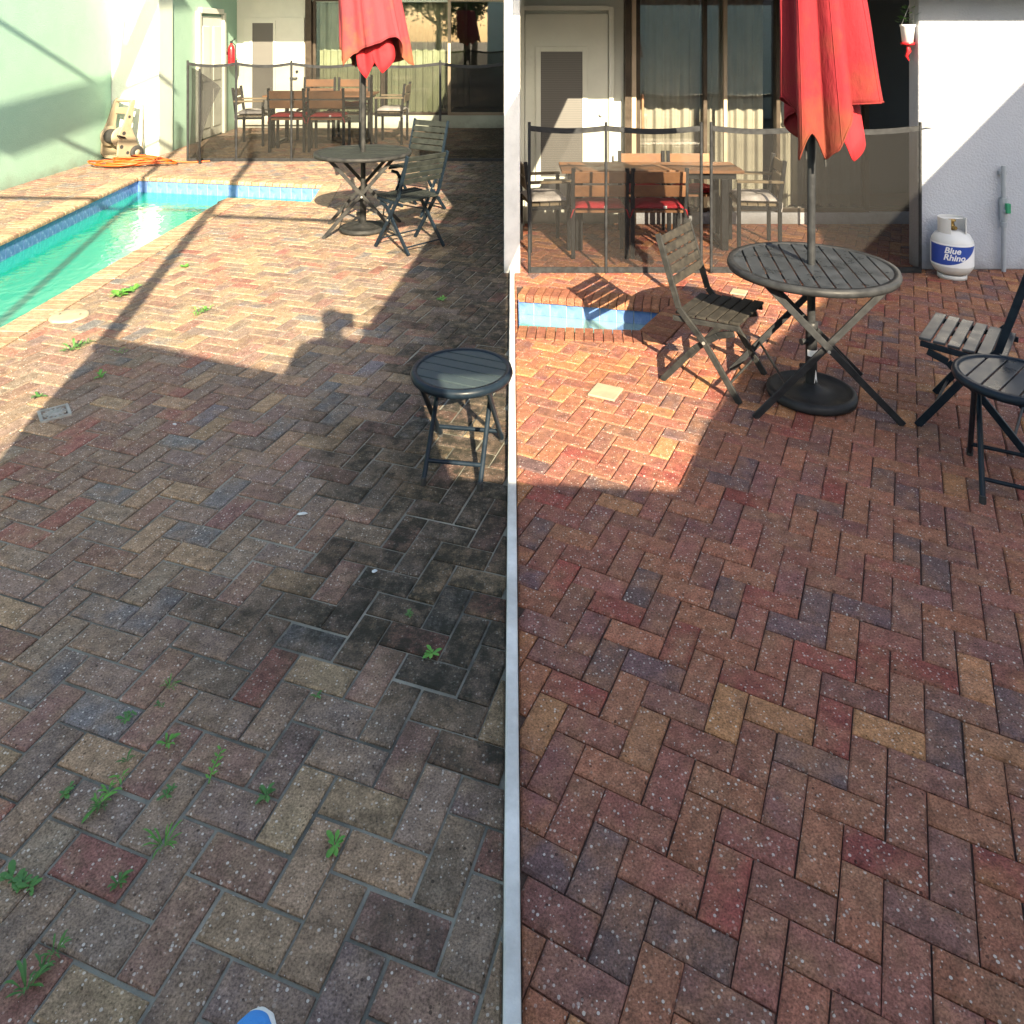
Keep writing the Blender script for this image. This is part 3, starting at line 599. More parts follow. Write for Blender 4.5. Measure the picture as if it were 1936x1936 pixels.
b = MB(); b.box((2.16, 7.775, 1.2), (0.035, 0.04, 2.3)); onto(b, 'door_post', M['tan_frame'], hB)
MB().bar((1.32, 7.745, 0.95), (1.32, 7.745, 1.32), 0.022, 0.022, (0, 1, 0)).bar((1.32, 7.745, 0.96), (1.32, 7.79, 0.96), 0.02, 0.02).bar((1.32, 7.745, 1.31), (1.32, 7.79, 1.31), 0.02, 0.02).build('handle', M['wood'], p1, bevel=0.004)
curtain('curtain', 1.29, 1.96, 7.98, 0.14, 2.3, M['curtain_new'], 'oatmeal curtain behind the pane with the wooden pull handle', 'oatmeal curtains', 5, 0.03)
curtain('curtain', 1.98, 2.62, 8.00, 0.14, 2.3, M['curtain_new'], 'oatmeal curtain panel behind the striped end chair', 'oatmeal curtains', 5, 0.03)
curtain('curtain', 2.76, 3.66, 7.98, 0.14, 2.3, M['curtain_new'], 'oatmeal curtain behind the pole of the closed red umbrella', 'oatmeal curtains', 7, 0.03)
# board roofs' supports and side walls stay out of view

# ------------------------------------------------------------------ mesh pool fences
def fence(name, pts, y, h, mm, label, pr=0.017, bow=0.05, skip=()):
    root = empty(name, (pts[0], y, 0)); tag(root, label, 'fence')
    for i, x in enumerate(pts):
        MB().tube([(x - pts[0], 0, 0), (x - pts[0], 0, h + 0.02)], pr, 10).build('post', M['black_metal'], root)
        if i + 1 < len(pts) and i not in skip:
            x2 = pts[i + 1]; n = 10; ww = x2 - x
            top = [h - 0.03 - bow * math.sin(PI * k / n) * min(1, ww) for k in range(n + 1)]
            xs = [x - pts[0] + ww * k / n for k in range(n + 1)]
            vs = [(a, 0.002, 0.03) for a in xs] + [(a, 0.002, t) for a, t in zip(xs, top)]
            MB().add(vs, [(k, k + 1, n + 2 + k, n + 1 + k) for k in range(n)]).build('mesh_panel', mm, root)
            hb = 0.022
            vs = [(a, -0.004, t - hb) for a, t in zip(xs, top)] + [(a, -0.004, t + hb) for a, t in zip(xs, top)] + [(a, 0.006, t + hb) for a, t in zip(xs, top)] + [(a, 0.006, t - hb) for a, t in zip(xs, top)]
            m_ = n + 1
            MB().add(vs, [(j * m_ + k, j * m_ + k + 1, ((j + 1) % 4) * m_ + k + 1, ((j + 1) % 4) * m_ + k) for j in range(4) for k in range(n)]).build('top_rail', M['black_metal'], root)
            MB().box(((xs[0] + xs[-1]) / 2, 0, 0.025), (ww - 2 * pr, 0.012, 0.045)).build('bottom_hem', M['black_metal'], root)
    return root
fA = fence('pool_fence', [-4.88, -4.15, -3.32, -2.28, -1.08, -0.10], 11.54, 1.50, M['mesh_old'], 'black mesh pool fence behind the swimming pool with one panel folded back')
MB().tube([(0.27, -0.22, 0), (0.27, -0.22, 1.4)], 0.017, 10).build('post', M['black_metal'], fA)
fl = MB(); nu, nv = 8, 10
for k in range(nv + 1):
    t = k / nv
    for i in range(nu + 1):
        u = i / nu; wdt = 0.16 + 0.42 * t ** 1.5
        fl.v.append((0.02 + (0.27 - 0.0) * u + 0.28 * u * t * t, -0.22 * u + 0.10 * math.sin(u * 5 + t * 2) * (1 - u * 0.4), 0.05 + (1.35 - 0.28 * u * u) * t))
fl.f = [[k * (nu + 1) + i, k * (nu + 1) + i + 1, (k + 1) * (nu + 1) + i + 1, (k + 1) * (nu + 1) + i] for k in range(nv) for i in range(nu)]; fl.sm = [True] * len(fl.f)
fl.build('folded_panel', M['mesh_fold'], fA, fix=False)
for dx in (2.66, 2.76): MB().tube([(dx, 0.03, 0), (dx, 0.03, 1.30)], 0.02, 10).build('gate_post', M['black_metal'], fA)
fB = fence('pool_fence', [0.14, 0.76, 1.53, 1.61, 2.40, 3.30], 6.20, 1.20, M['mesh_new'], 'fine black mesh pool fence before the dining set of the clean red patio', 0.0125, 0.035, skip=(2,))
MB().tube([(3.16, 0, 1.17), (3.20, 0.02, 1.18), (3.30, 0.08, 1.165)], 0.008, 8).build('wall_hook', M['silver'], fB)

# ------------------------------------------------------------------ round slatted tables
def slats(mb_name, root, Rr, gap, wd, z, th, ang, m, y0=0.0):
    """slats cut to a circle of radius Rr; each one its own part"""
    c, s = math.cos(ang), math.sin(ang); u = -Rr + gap * 0.5
    n = int(round((2 * Rr) / (wd + gap))); wd = (2 * Rr) / n - gap
    for k in range(n):
        a0 = -Rr + k * (wd + gap) + gap / 2; a1 = a0 + wd
        pts = []
        for i in range(7):
            a = a0 + (a1 - a0) * i / 6; h = math.sqrt(max(0, Rr * Rr - a * a)); pts.append((a, h))
        for i in range(6, -1, -1):
            a = a0 + (a1 - a0) * i / 6; h = math.sqrt(max(0, Rr * Rr - a * a)); pts.append((a, -h))
        pts = [(c * b_ - s * a_, s * b_ + c * a_) for a_, b_ in pts]
        pts = [p for i, p in enumerate(pts) if (Vector(p) - Vector(pts[i - 1])).length > 1e-4]
        MB().prism(pts, z - th, z + rnd.gauss(0, 0.0008)).build(mb_name, m, root, bevel=0.002)
def ring(root, Rr, z, wd, hh, m):
    MB().lathe([(Rr - wd, z - hh), (Rr, z - hh), (Rr + 0.006, z - hh * 0.5), (Rr, z + 0.004), (Rr - wd, z + 0.004), (Rr - wd, z - hh)], n=56).build('rim', m, root)
def big_table(loc, rz, h, Rr, slat_ang, ms, mm, label, nleg=1):
    root = empty('folding_table', loc, rz); tag(root, label, 'table')
    slats('slat', root, Rr - 0.022, 0.009, 0.062, h, 0.018, slat_ang, ms); ring(root, Rr, h, 0.03, 0.034, mm)
    for yy in (-0.16, 0.16):                       # batten under the slats carries them
        c, s = math.cos(slat_ang + PI / 2), math.sin(slat_ang + PI / 2)
        MB().bar((yy * -s - c * (Rr - 0.06), yy * c - s * (Rr - 0.06), h - 0.028), (yy * -s + c * (Rr - 0.06), yy * c + s * (Rr - 0.06), h - 0.028), 0.03, 0.016).build('batten', mm, root)
    for yy in (-0.27, 0.27):                       # two crossed pairs of legs
        MB().bar((-0.30, yy, h - 0.03), (0.36, yy * 1.02, 0.0), 0.014, 0.034).build('leg', mm, root, bevel=0.003)
        MB().bar((0.30, yy + 0.022, h - 0.03), (-0.36, yy * 1.02 + 0.022, 0.0), 0.014, 0.034).build('leg', mm, root, bevel=0.003)
        MB().tube([(0.0, yy - 0.012, h * 0.5), (0.0, yy + 0.034, h * 0.5)], 0.008, 8).build('pivot', M['silver'], root)
    MB().tube([(0.20, -0.27, h * 0.24), (0.20, 0.27, h * 0.24)], 0.007, 8).build('stretcher', mm, root)
    MB().tube([(-0.20, -0.25, h * 0.24), (-0.20, 0.29, h * 0.24)], 0.007, 8).build('stretcher', mm, root)
    return root
def small_table(loc, rz, h, Rr, slat_ang, ms, mm, label, sp=0.2):
    root = empty('side_table', loc, rz); tag(root, label, 'table')
    slats('slat', root, Rr - 0.018, 0.007, 0.062, h, 0.014, slat_ang, ms); ring(root, Rr, h, 0.024, 0.03, mm)
    for yy, o in ((-0.15, 0.0), (0.15, 0.0)):
        s = 1 if yy < 0 else -1
        MB().tube([(-0.14, yy, h - 0.03), (sp, yy, 0.012)], 0.0115, 8).build('leg', mm, root)
        MB().tube([(0.14, yy + s * 0.026, h - 0.03), (-sp, yy + s * 0.026, 0.012)], 0.0115, 8).build('leg', mm, root)
        for x_, y_ in ((sp, yy), (-sp, yy + s * 0.026)): MB().tube([(x_ * 0.99, y_, 0.03), (x_, y_, 0.0)], 0.0135, 8).build('foot_cap', M['tyre'], root)
    MB().tube([(sp - 0.055, -0.15, 0.075), (sp - 0.055, 0.15, 0.075)], 0.009, 8).build('stretcher', mm, root)
    MB().tube([(-sp + 0.055, -0.124, 0.075), (-sp + 0.055, 0.124, 0.075)], 0.009, 8).build('stretcher', mm, root)
    MB().bar((-Rr + 0.05, 0, h - 0.022), (Rr - 0.05, 0, h - 0.022), 0.03, 0.012).build('batten', mm, root)
    return root
TA = Vector((-1.46, 7.52, 0)); TB = Vector((1.60, 4.10, 0))
big_table(TA, R(8), 0.775, 0.47, R(-14), M['slat_old'], M['grey_metal'], 'round olive slatted folding table under the faded red umbrella')
big_table(TB, R(-4), 0.707, 0.43, R(84), M['slat_wet'], M['black_metal'], 'round wet charcoal folding table under the bright red umbrella on the clean patio')
small_table((-0.228, 3.48, 0), R(81), 0.42, 0.226, R(-105), M['slat_navy'], M['navy_metal'], 'small round navy side table on the mossy pavers beside the white kerb')
small_table((2.15, 3.29, 0), R(62), 0.47, 0.226, R(-20), M['slat_wet'], M['navy_metal'], 'small round slatted side table in front of the empty folding chair on the clean patio')

# ------------------------------------------------------------------ umbrellas and their bases
def stand(loc, label, sticker=True, m=None, old=False):
    root = empty('umbrella_base', loc); tag(root, label, 'umbrella base')
    m = m or M['black_metal']
    MB().lathe([(0, 0), (0.205, 0), (0.226, 0.008), (0.23, 0.026), (0.226, 0.042), (0.212, 0.05), (0.196, 0.05), (0.188, 0.042), (0.10, 0.048), (0.045, 0.062), (0.036, 0.075), (0, 0.075)], n=64).build('disc', m, root)
    MB().lathe([(0.030, 0.07), (0.030, 0.36), (0.034, 0.365), (0.034, 0.40), (0.026, 0.405), (0.0, 0.405)], n=28).build('tube', m, root)
    for z in (0.17, 0.30): MB().tube([(-0.028, -0.01, z), (-0.062, -0.02, z)], [0.013, 0.017], 12).build('knob', m, root)
    if sticker:
        MB().add([(0.0312 * math.cos(a), 0.0312 * math.sin(a), z) for z in (0.225, 0.258) for a in [R(-150 + 12 * i) for i in range(11)]], [(i, i + 1, 12 + i, 11 + i) for i in range(10)], True).build('paper_band', M['label_white'], root, fix=False)
        MB().add([(0.0313 * math.cos(R(a)), 0.0313 * math.sin(R(a)), z) for a, z in ((-84, 0.085), (-46, 0.105), (-40, 0.085), (-58, 0.14), (-68, 0.155))], [(0, 1, 3, 4), (0, 2, 1)]).build('sticker', M['label_white'], root, fix=False)
    return root
def umbrella(loc, label, mo, mi, mp, hem, top, rad, dx, seed, lin_hem, lin_rng, folds=8, pole_r=0.02, pole_lo=0.08):
    root = empty('patio_umbrella', loc); tag(root, label, 'umbrella')
    MB().tube([(0, 0, pole_lo), (0, 0, top + 0.35)], pole_r, 18).build('pole', mp, root)
    def key(tbl, a):
        a = (a + 180) % 360 - 180
        for i in range(len(tbl)):
            a0, v0 = tbl[i]; a1, v1 = tbl[(i + 1) % len(tbl)]
            a1u = a1 if a1 > a0 else a1 + 360; aa = a if a >= a0 else a + 360
            if a0 <= aa <= a1u:
                t = (aa - a0) / max(1e-6, a1u - a0); t = 0.35 * t + 0.65 * t * t * (3 - 2 * t); return v0 + (v1 - v0) * t
        return tbl[0][1]
    n, mz = 160, 26; vs = []
    for k in range(mz + 1):
        t = k / mz
        for i in range(n):
            a = 360 * i / n - 180; h = key(hem, a); z = top + 0.25 - (top + 0.25 - h) * t
            fl_ = math.cos(R(a) * folds + 0.7 * math.sin(R(a) * 2 + seed)); sharp = (1 - abs(math.sin(R(a) * folds / 2 + seed))) ** 1.6
            r = key(rad, a) * (0.74 + 0.26 * t ** 0.8) * (1 + (0.10 + 0.05 * t) * fl_ - 0.16 * sharp * (0.4 + 0.6 * t))
            r *= 1 + 0.05 * noise.noise((math.cos(R(a)) * 2 + seed, math.sin(R(a)) * 2, z * 2.2))
            vs.append((dx * t + r * math.cos(R(a)), r * math.sin(R(a)), z))
    fs = [(k * n + i, k * n + (i + 1) % n, (k + 1) * n + (i + 1) % n, (k + 1) * n + i) for k in range(mz) for i in range(n)]
    o = MB().add(vs, fs, True).build('canopy', mo, root); md = o.modifiers.new('cloth', 'SOLIDIFY'); md.thickness = 0.004
    for i0 in range(0, n, 20):                        # stitched seams down the folds
        MB().tube([Vector(vs[k * n + i0]) * 1.0 for k in range(mz + 1)], 0.0032, 5, caps=False).build('seam', mo, root)
    hv = [(v[0] * 0.998 + 0.0, v[1] * 0.998, v[2] + 0.004) for v in vs[-n:]]
    MB().tube([Vector(v) for v in hv] + [Vector(hv[0])], 0.004, 6, caps=False).build('hem_cord', mo, root)
    # lining panels that hang lower inside
    for (a0, a1), lo_ in zip(lin_rng, lin_hem):
        m_, q_ = 18, 10; ls = []
        for k in range(q_ + 1):
            for i in range(m_ + 1):
                u = i / m_; a = a0 + (a1 - a0) * u; hz = lo_ + (0.20 * abs(u - 0.45) ** 1.3 * 2.2)
                z = top + (hz - top) * k / q_
                r = key(rad, a) * (0.66 + 0.06 * math.sin(u * 9 + seed)) * (0.72 + 0.28 * k / q_)
                ls.append((dx * k / q_ + r * math.cos(R(a)), r * math.sin(R(a)), z))
        o = MB().add(ls, [(k * (m_ + 1) + i, k * (m_ + 1) + i + 1, (k + 1) * (m_ + 1) + i + 1, (k + 1) * (m_ + 1) + i) for k in range(q_) for i in range(m_)], True).build('lining_panel', mi, root, fix=False)
        md = o.modifiers.new('cloth', 'SOLIDIFY'); md.thickness = 0.004
    for i in range(8):
        a = R(360 * i / 8 + 20 + seed * 10); r = key(rad, math.degrees(a)) * 0.60; h = key(hem, math.degrees(a))
        MB().tube([(0.05 * math.cos(a), 0.05 * math.sin(a), top), (dx * 0.8 + r * math.cos(a), r * math.sin(a), h - 0.06)], 0.007, 8).build('rib', M['grey_metal'], root)
    return root
stand(TA, 'dull grey umbrella base disc under the olive slatted table', False, M['grey_metal'])
stand(TB, 'black umbrella base disc with a white paper band under the wet charcoal table', True)
umbrella(TB, 'closed bright red umbrella with brown stains rising through the wet charcoal table', M['canopy_new'], M['lining'], M['black_metal'],
    [(-180, 1.60), (-158, 1.50), (-142, 1.285), (-126, 1.43), (-108, 1.29), (-94, 1.34), (-82, 1.47), (-72, 1.565), (-45, 1.585), (-10, 1.575), (20, 1.55), (70, 1.42), (120, 1.36), (150, 1.5)],
    2.15, [(-180, 0.20), (-135, 0.215), (-90, 0.21), (-50, 0.255), (-15, 0.285), (20, 0.26), (90, 0.19), (140, 0.19)], 0.065, 1.3, [1.275, 1.36], [(-84, 6), (0, 70)], pole_r=0.021)
umbrella(TA, 'closed sun faded red umbrella with tan edges rising through the olive slatted table', M['canopy_old'], M['lining'], M['grey_metal'],
    [(-180, 1.78), (-150, 1.72), (-138, 1.62), (-120, 1.74), (-95, 1.80), (-70, 1.84), (-45, 1.90), (-25, 1.72), (0, 1.62), (20, 1.70), (70, 1.62), (120, 1.58), (150, 1.62)],
    2.35, [(-180, 0.31), (-135, 0.32), (-90, 0.30), (-40, 0.36), (0, 0.38), (40, 0.34), (90, 0.28), (140, 0.28)], 0.10, 0.4, [1.50, 1.55], [(-125, -72), (-84, -20)], pole_r=0.024)

# ------------------------------------------------------------------ folding chairs
def folding_chair(loc, rz, ms, mm, label, group='slatted folding chairs', wdt=0.43, top=0.84, sh=0.42, sc=1.0):
    root = empty('folding_chair', loc, rz, (sc, sc, sc)); tag(root, label, 'chair', group)
    W = wdt / 2
    # local +Y is the way the chair faces
    def post(x):
        return [(x, 0.21, 0.0), (x, 0.02, 0.27), (x, -0.13, sh + 0.05), (x, -0.255, top)]
    for x in (-W, W):
        pts = post(x); o = MB()
        for a, b_ in zip(pts[:-1], pts[1:]): o.bar(a, b_, 0.016, 0.034, (0, 1, 0.4))
        o.build('back_leg', mm, root, bevel=0.003)
        xi = x * 0.88; o = MB()
        pts = [(xi, -0.24, 0.0), (xi, -0.05, 0.22), (xi, 0.08, sh - 0.06), (xi, 0.17, sh - 0.03)]
        for a, b_ in zip(pts[:-1], pts[1:]): o.bar(a, b_, 0.016, 0.034, (0, 1, 0.4))
        o.build('front_leg', mm, root, bevel=0.003)
        MB().bar((x * 0.93, -0.17, sh - 0.014), (x * 0.93, 0.20, sh + 0.005), 0.016, 0.028).build('seat_rail', mm, root, bevel=0.003)
        MB().tube([(x * 0.86, 0.015, 0.275), (x * 1.06, 0.015, 0.275)], 0.009, 8).build('pivot', M['silver'], root)
    n = 6
    for k in range(n):                              # seat slats run from side to side
        y = -0.165 + 0.375 * (k + 0.5) / n
        MB().box((0, y, sh + 0.014 + 0.02 * (k / n)), (wdt - 0.012 if k else wdt - 0.05, 0.375 / n - 0.009, 0.014)).build('seat_slat', ms, root, bevel=0.003)
    for k in range(5):                              # back slats
        t = (k + 0.55) / 5; z = sh + 0.16 + (top - sh - 0.17) * t; y = -0.13 - 0.125 * (z - sh - 0.05) / (top - sh - 0.05) + 0.006
        MB().box((0, y, z), (wdt - 0.018, 0.013, (top - sh - 0.17) / 5 - 0.008), Matrix.Rotation(R(17), 3, 'X')).build('back_slat', ms, root, bevel=0.003)
    MB().tube([(-W, 0.15, 0.085), (W, 0.15, 0.085)], 0.007, 8).build('stretcher', mm, root)
    MB().tube([(-W * 0.88, -0.19, 0.06), (W * 0.88, -0.19, 0.06)], 0.007, 8).build('stretcher', mm, root)
    return root
folding_chair((-0.93, 6.98, 0), face((-0.72, 0.69)), M['slat_old'], M['navy_metal'], 'charcoal folding chair nearest the viewer at the olive slatted table', wdt=0.46, top=0.87, sh=0.44)
folding_chair((-1.04, 8.35, 0), face((-0.55, -0.84)), M['slat_old'], M['navy_metal'], 'charcoal folding chair standing behind the olive slatted table', wdt=0.47, top=0.97, sh=0.47)
folding_chair((1.145, 4.31, 0), face((0.81, -0.58)), M['slat_dusty'], M['grey_metal'], 'dusty folding chair in the sun between the pool corner and the wet charcoal table', wdt=0.42, top=0.82, sh=0.38)
folding_chair((2.31, 3.84, 0), face((-0.78, 0.63)), M['slat_wet'], M['navy_metal'], 'dark folding chair in the shade behind the small side table', wdt=0.44, top=0.86, sh=0.40)

# ------------------------------------------------------------------ wooden dining sets behind the fences
def dining_table(loc, L_, W_, h, label, rz=0.0):
    root = empty('dining_table', loc, rz); tag(root, label, 'table')
    n = 7
    for k in range(n):
        MB().box((0, -W_ / 2 + W_ * (k + 0.5) / n, h - 0.014), (L_, W_ / n - 0.006, 0.028)).build('top_board', M['wood'], root, bevel=0.003)
    MB().box((0, 0, h - 0.06), (L_ - 0.12, W_ - 0.1, 0.05)).build('apron', M['black_metal'], root)
    for x in (-1, 1):
        for y in (-1, 1):
            MB().box((x * (L_ / 2 - 0.16), y * (W_ / 2 - 0.07), (h - 0.085) / 2), (0.06, 0.06, h - 0.085)).build('leg', M['black_metal'], root, bevel=0.003)
        MB().box((x * (L_ / 2 - 0.16), 0, 0.05), (0.05, W_ - 0.21, 0.05)).build('foot_bar', M['black_metal'], root)
    return root
def dining_chair(loc, rz, cush, label, group, arms=False, mw=None):
    root = empty('dining_chair', loc, rz); tag(root, label, 'chair', group); mw = mw or M['wood']
    W = 0.225
    for x in (-W, W):
        MB().bar((x, -0.19, 0), (x, -0.19, 0.44), 0.034, 0.034, (0, 1, 0)).bar((x, -0.19, 0.44), (x, -0.235, 0.80), 0.034, 0.034, (0, 1, 0)).build('back_leg', M['black_metal'], root, bevel=0.003)
        MB().bar((x, 0.18, 0), (x, 0.18, 0.60 if arms else 0.40), 0.034, 0.034, (0, 1, 0)).build('front_leg', M['black_metal'], root, bevel=0.003)
        MB().bar((x, -0.17, 0.385), (x, 0.16, 0.385), 0.03, 0.03).build('seat_rail', M['black_metal'], root)
        if arms: MB().box((x, -0.01, 0.615), (0.05, 0.42, 0.022)).build('armrest', mw, root, bevel=0.004)
    for z in (0.60, 0.72):
        t = (z - 0.44) / 0.36
        MB().box((0, -0.205 - 0.045 * t, z), (0.43, 0.02, 0.10), Matrix.Rotation(R(7), 3, 'X')).build('back_slat', mw, root, bevel=0.004)
    for k in range(4): MB().box((0, -0.14 + 0.095 * k, 0.411), (0.41, 0.085, 0.02)).build('seat_slat', mw, root)
    # tied cushion, thicker in the middle
    nx = 14; vs = []; rr = []
    for top_ in (1, 0):
        for j in range(nx + 1):
            for i in range(nx + 1):
                u, v = i / nx * 2 - 1, j / nx * 2 - 1
                e = max(0, (1 - abs(u) ** 4) * (1 - abs(v) ** 4))
                z = 0.428 + (0.022 + 0.036 * e ** 0.5 + 0.006 * math.sin(u * 6 + v * 4) * e if top_ else 0.018 * (1 - e ** 0.5))
                vs.append((u * 0.215, v * 0.19 - 0.005, z))
    m_ = nx + 1; fs = []
    for s_ in (0, 1):
        fs += [tuple((s_ * m_ * m_ + j * m_ + i, s_ * m_ * m_ + j * m_ + i + 1, s_ * m_ * m_ + (j + 1) * m_ + i + 1, s_ * m_ * m_ + (j + 1) * m_ + i)) for j in range(nx) for i in range(nx)]
    per = [i for i in range(nx)] + [j * m_ + nx for j in range(nx)] + [nx * m_ + nx - i for i in range(nx)] + [(nx - j) * m_ for j in range(nx)]
    fs += [(per[k], per[(k + 1) % len(per)], m_ * m_ + per[(k + 1) % len(per)], m_ * m_ + per[k]) for k in range(len(per))]
    q = MB().add(vs, fs, True).build('cushion', cush, root)
    for x in (-1, 1): MB().tube([(x * 0.2, -0.18, 0.445), (x * 0.225, -0.215, 0.43), (x * 0.245, -0.20, 0.36)], 0.006, 6).build('tie', cush, q)
    if cush is M['red_cushion']: MB().box((0.05, -0.193, 0.452), (0.028, 0.004, 0.022)).build('care_tag', M['label_white'], q)
    return root
def dining_set(tl, tw, th, tloc, places, word, grp):
    dining_table(tloc, tl, tw, th, 'long acacia dining table with black legs behind the ' + word)
    for (x, y, rz, kind, sx, sy, sz, lab) in places:
        o = dining_chair((x, y, 0), rz, M['pale_cushion'] if kind == 'end' else M['red_cushion'], lab, grp, arms=(kind == 'end'), mw=M['wood_grey'] if kind == 'end' else M['wood'])
        o.scale = (sx, sy, sz)
dining_set(1.80, 0.95, 0.88, (-3.28, 13.3, 0), [
    (-3.64, 12.62, 0, 'side', 1.24, 1.2, 1.3, 'wooden chair with red cushion nearer the white glazed door, back to the swimming pool'),
    (-3.00, 12.62, 0, 'side', 1.24, 1.2, 1.3, 'wooden chair with red cushion beside the gate posts, back to the swimming pool'),
    (-3.58, 14.02, PI, 'side', 1.24, 1.2, 1.38, 'wooden dining chair facing the swimming pool across the table, nearer the white glazed door'),
    (-2.94, 14.02, PI, 'side', 1.24, 1.2, 1.38, 'wooden dining chair facing the swimming pool across the table, next to the sage curtains'),
    (-4.48, 13.3, R(-84), 'end', 1.24, 1.2, 1.25, 'armchair with grey striped cushion at the table end near the folded fence panel'),
    (-2.12, 13.5, R(88), 'end', 1.24, 1.2, 1.32, 'armchair with grey striped cushion at the table end in front of the sage curtains')],
    'black mesh fence of the mossy patio', 'dining chairs of the mossy patio')
dining_set(1.62, 0.46, 0.72, (1.25, 7.02, 0), [
    (0.755, 6.74, 0, 'side', 1.02, 0.8, 0.98, 'wooden chair with red cushion in front of the blind door, back to the fence'),
    (1.265, 6.74, 0, 'side', 1.02, 0.8, 0.98, 'wooden dining chair with red cushion and white tag near the double fence posts'),
    (1.275, 7.40, PI, 'side', 0.95, 0.75, 0.97, 'wooden dining chair facing the small pool, in front of the wooden pull handle'),
    (1.755, 7.40, PI, 'side', 0.95, 0.75, 0.97, 'wooden dining chair facing the small pool, in front of the oatmeal curtains'),
    (0.30, 7.02, R(-80), 'end', 0.95, 0.95, 1.0, 'armchair with pale cushion at the table end beside the white party wall'),
    (2.20, 6.98, R(84), 'end', 0.95, 0.95, 1.02, 'armchair with striped tied cushion at the table end near the umbrella pole')],
    'fine mesh fence of the clean patio', 'dining chairs of the clean patio')

# ------------------------------------------------------------------ things by the walls
def P3(px, py, y):                                # point at depth y seen at a photo pixel
    return Vector(((px - CX) / F * y, y, CAMH - (py - VH) / F * y))
# hose reel cart
hc = empty('hose_reel_cart', (-5.98, 11.72, 0), R(-28)); tag(hc, 'beige plastic hose reel cart parked against the pale green wall', 'hose reel cart')
for x in (-0.19, 0.19):
    o = MB(); prof = [(-0.10, 0.02), (0.13, 0.02), (0.20, 0.10), (0.17, 0.42), (0.10, 0.56), (-0.02, 0.88), (-0.07, 0.93), (-0.11, 0.90), (-0.04, 0.50), (-0.16, 0.20)]
    n = len(prof); vs = [(x + dx, -a, z) for dx in (-0.018, 0.018) for a, z in prof]
    o.add(vs, [tuple(range(n)), tuple(reversed(range(n, 2 * n)))] + [(i, n + i, n + (i + 1) % n, (i + 1) % n) for i in range(n)])
    o.build('side_panel', M['plastic_beige'], hc, bevel=0.012)
MB().tube([(-0.19, 0.07, 0.89), (0.19, 0.07, 0.89)], 0.026, 12).build('handle', M['plastic_beige'], hc)
MB().box((0, 0.045, 0.74), (0.36, 0.03, 0.10)).build('cross_panel', M['plastic_beige'], hc, bevel=0.008)
MB().box((0, -0.02, 0.05), (0.36, 0.24, 0.05)).build('base_tray', M['plastic_beige'], hc, bevel=0.01)
for x in (-0.12, 0.14): MB().lathe([(0.03, -0.008), (0.145, -0.012), (0.155, 0), (0.145, 0.012), (0.03, 0.008)], n=36).build('reel_flange', M['plastic_beige'], hc).rotation_euler = (0, R(90), 0)
for ch in hc.children:
    if ch.name.startswith('reel_flange'): ch.location = (-0.12 if ch.name == 'reel_flange' else 0.14, -0.10, 0.36)
for x_ in (-0.2085, 0.2085):
    for yy, zz, r_ in ((-0.13, 0.22, 0.03), (-0.09, 0.42, 0.03), (0.0, 0.66, 0.022), (-0.03, 0.12, 0.026)): MB().tube([(x_ - 0.001, yy, zz), (x_ + 0.001, yy, zz)], r_, 14).build('dark_hole_disc', M['tyre'], hc)  # black discs on the panels stand in for shaded holes
MB().tube([(-0.12, -0.10, 0.36), (0.14, -0.10, 0.36)], 0.11, 20).build('drum', M['tyre'], hc)
MB().tube([(0.16, -0.10, 0.36), (0.24, -0.10, 0.36), (0.24, -0.22, 0.40), (0.29, -0.22, 0.40)], 0.013, 8).build('crank', M['tyre'], hc)
for x in (-0.24, 0.24):
    o = MB().lathe([(0.0, -0.02), (0.07, -0.025), (0.10, -0.022), (0.11, 0), (0.10, 0.022), (0.07, 0.025), (0.0, 0.02)], n=28).build('wheel', M['tyre'], hc); o.rotation_euler = (0, R(90), 0); o.location = (x, 0.10, 0.11)
    q = MB().lathe([(0.0, -0.029), (0.045, -0.028), (0.05, 0), (0.045, 0.028), (0, 0.029)], n=20).build('hub', M['plastic_beige'], o)
# orange extension cord in loose coils
pts = []
for i in range(260):
    t = i / 259; a = t * 2 * PI * 6.3
    r = 0.27 + 0.06 * math.sin(a * 0.37) + 0.05 * math.sin(a * 1.9 + 1)
    pts.append((1.55 * r * math.cos(a) + 0.12 * math.sin(t * 9), 0.72 * r * math.sin(a) + 0.05 * math.cos(t * 7), 0.02 + 0.05 * t + 0.018 * math.sin(a * 2.6) + 0.018))
pts += [(0.55 + 0.12 * k, 0.12 + 0.05 * k, max(0.016, 0.06 - 0.03 * k)) for k in range(5)]
o = MB().tube(pts, 0.0125, 7).build('extension_cord', M['orange'], loc=(-5.55, 11.15, 0.0)); tag(o, 'orange extension cord lying in loose coils by the hose reel cart', 'cord')
# broom handle leaning in the corner
o = MB().tube([(-5.72, 11.86, 0.0), (-5.78, 12.0, 0.82)], 0.013, 8).build('pole', M['plastic_beige']); tag(o, 'short beige pole leaning on the cream pilaster behind the hose reel cart', 'pole')
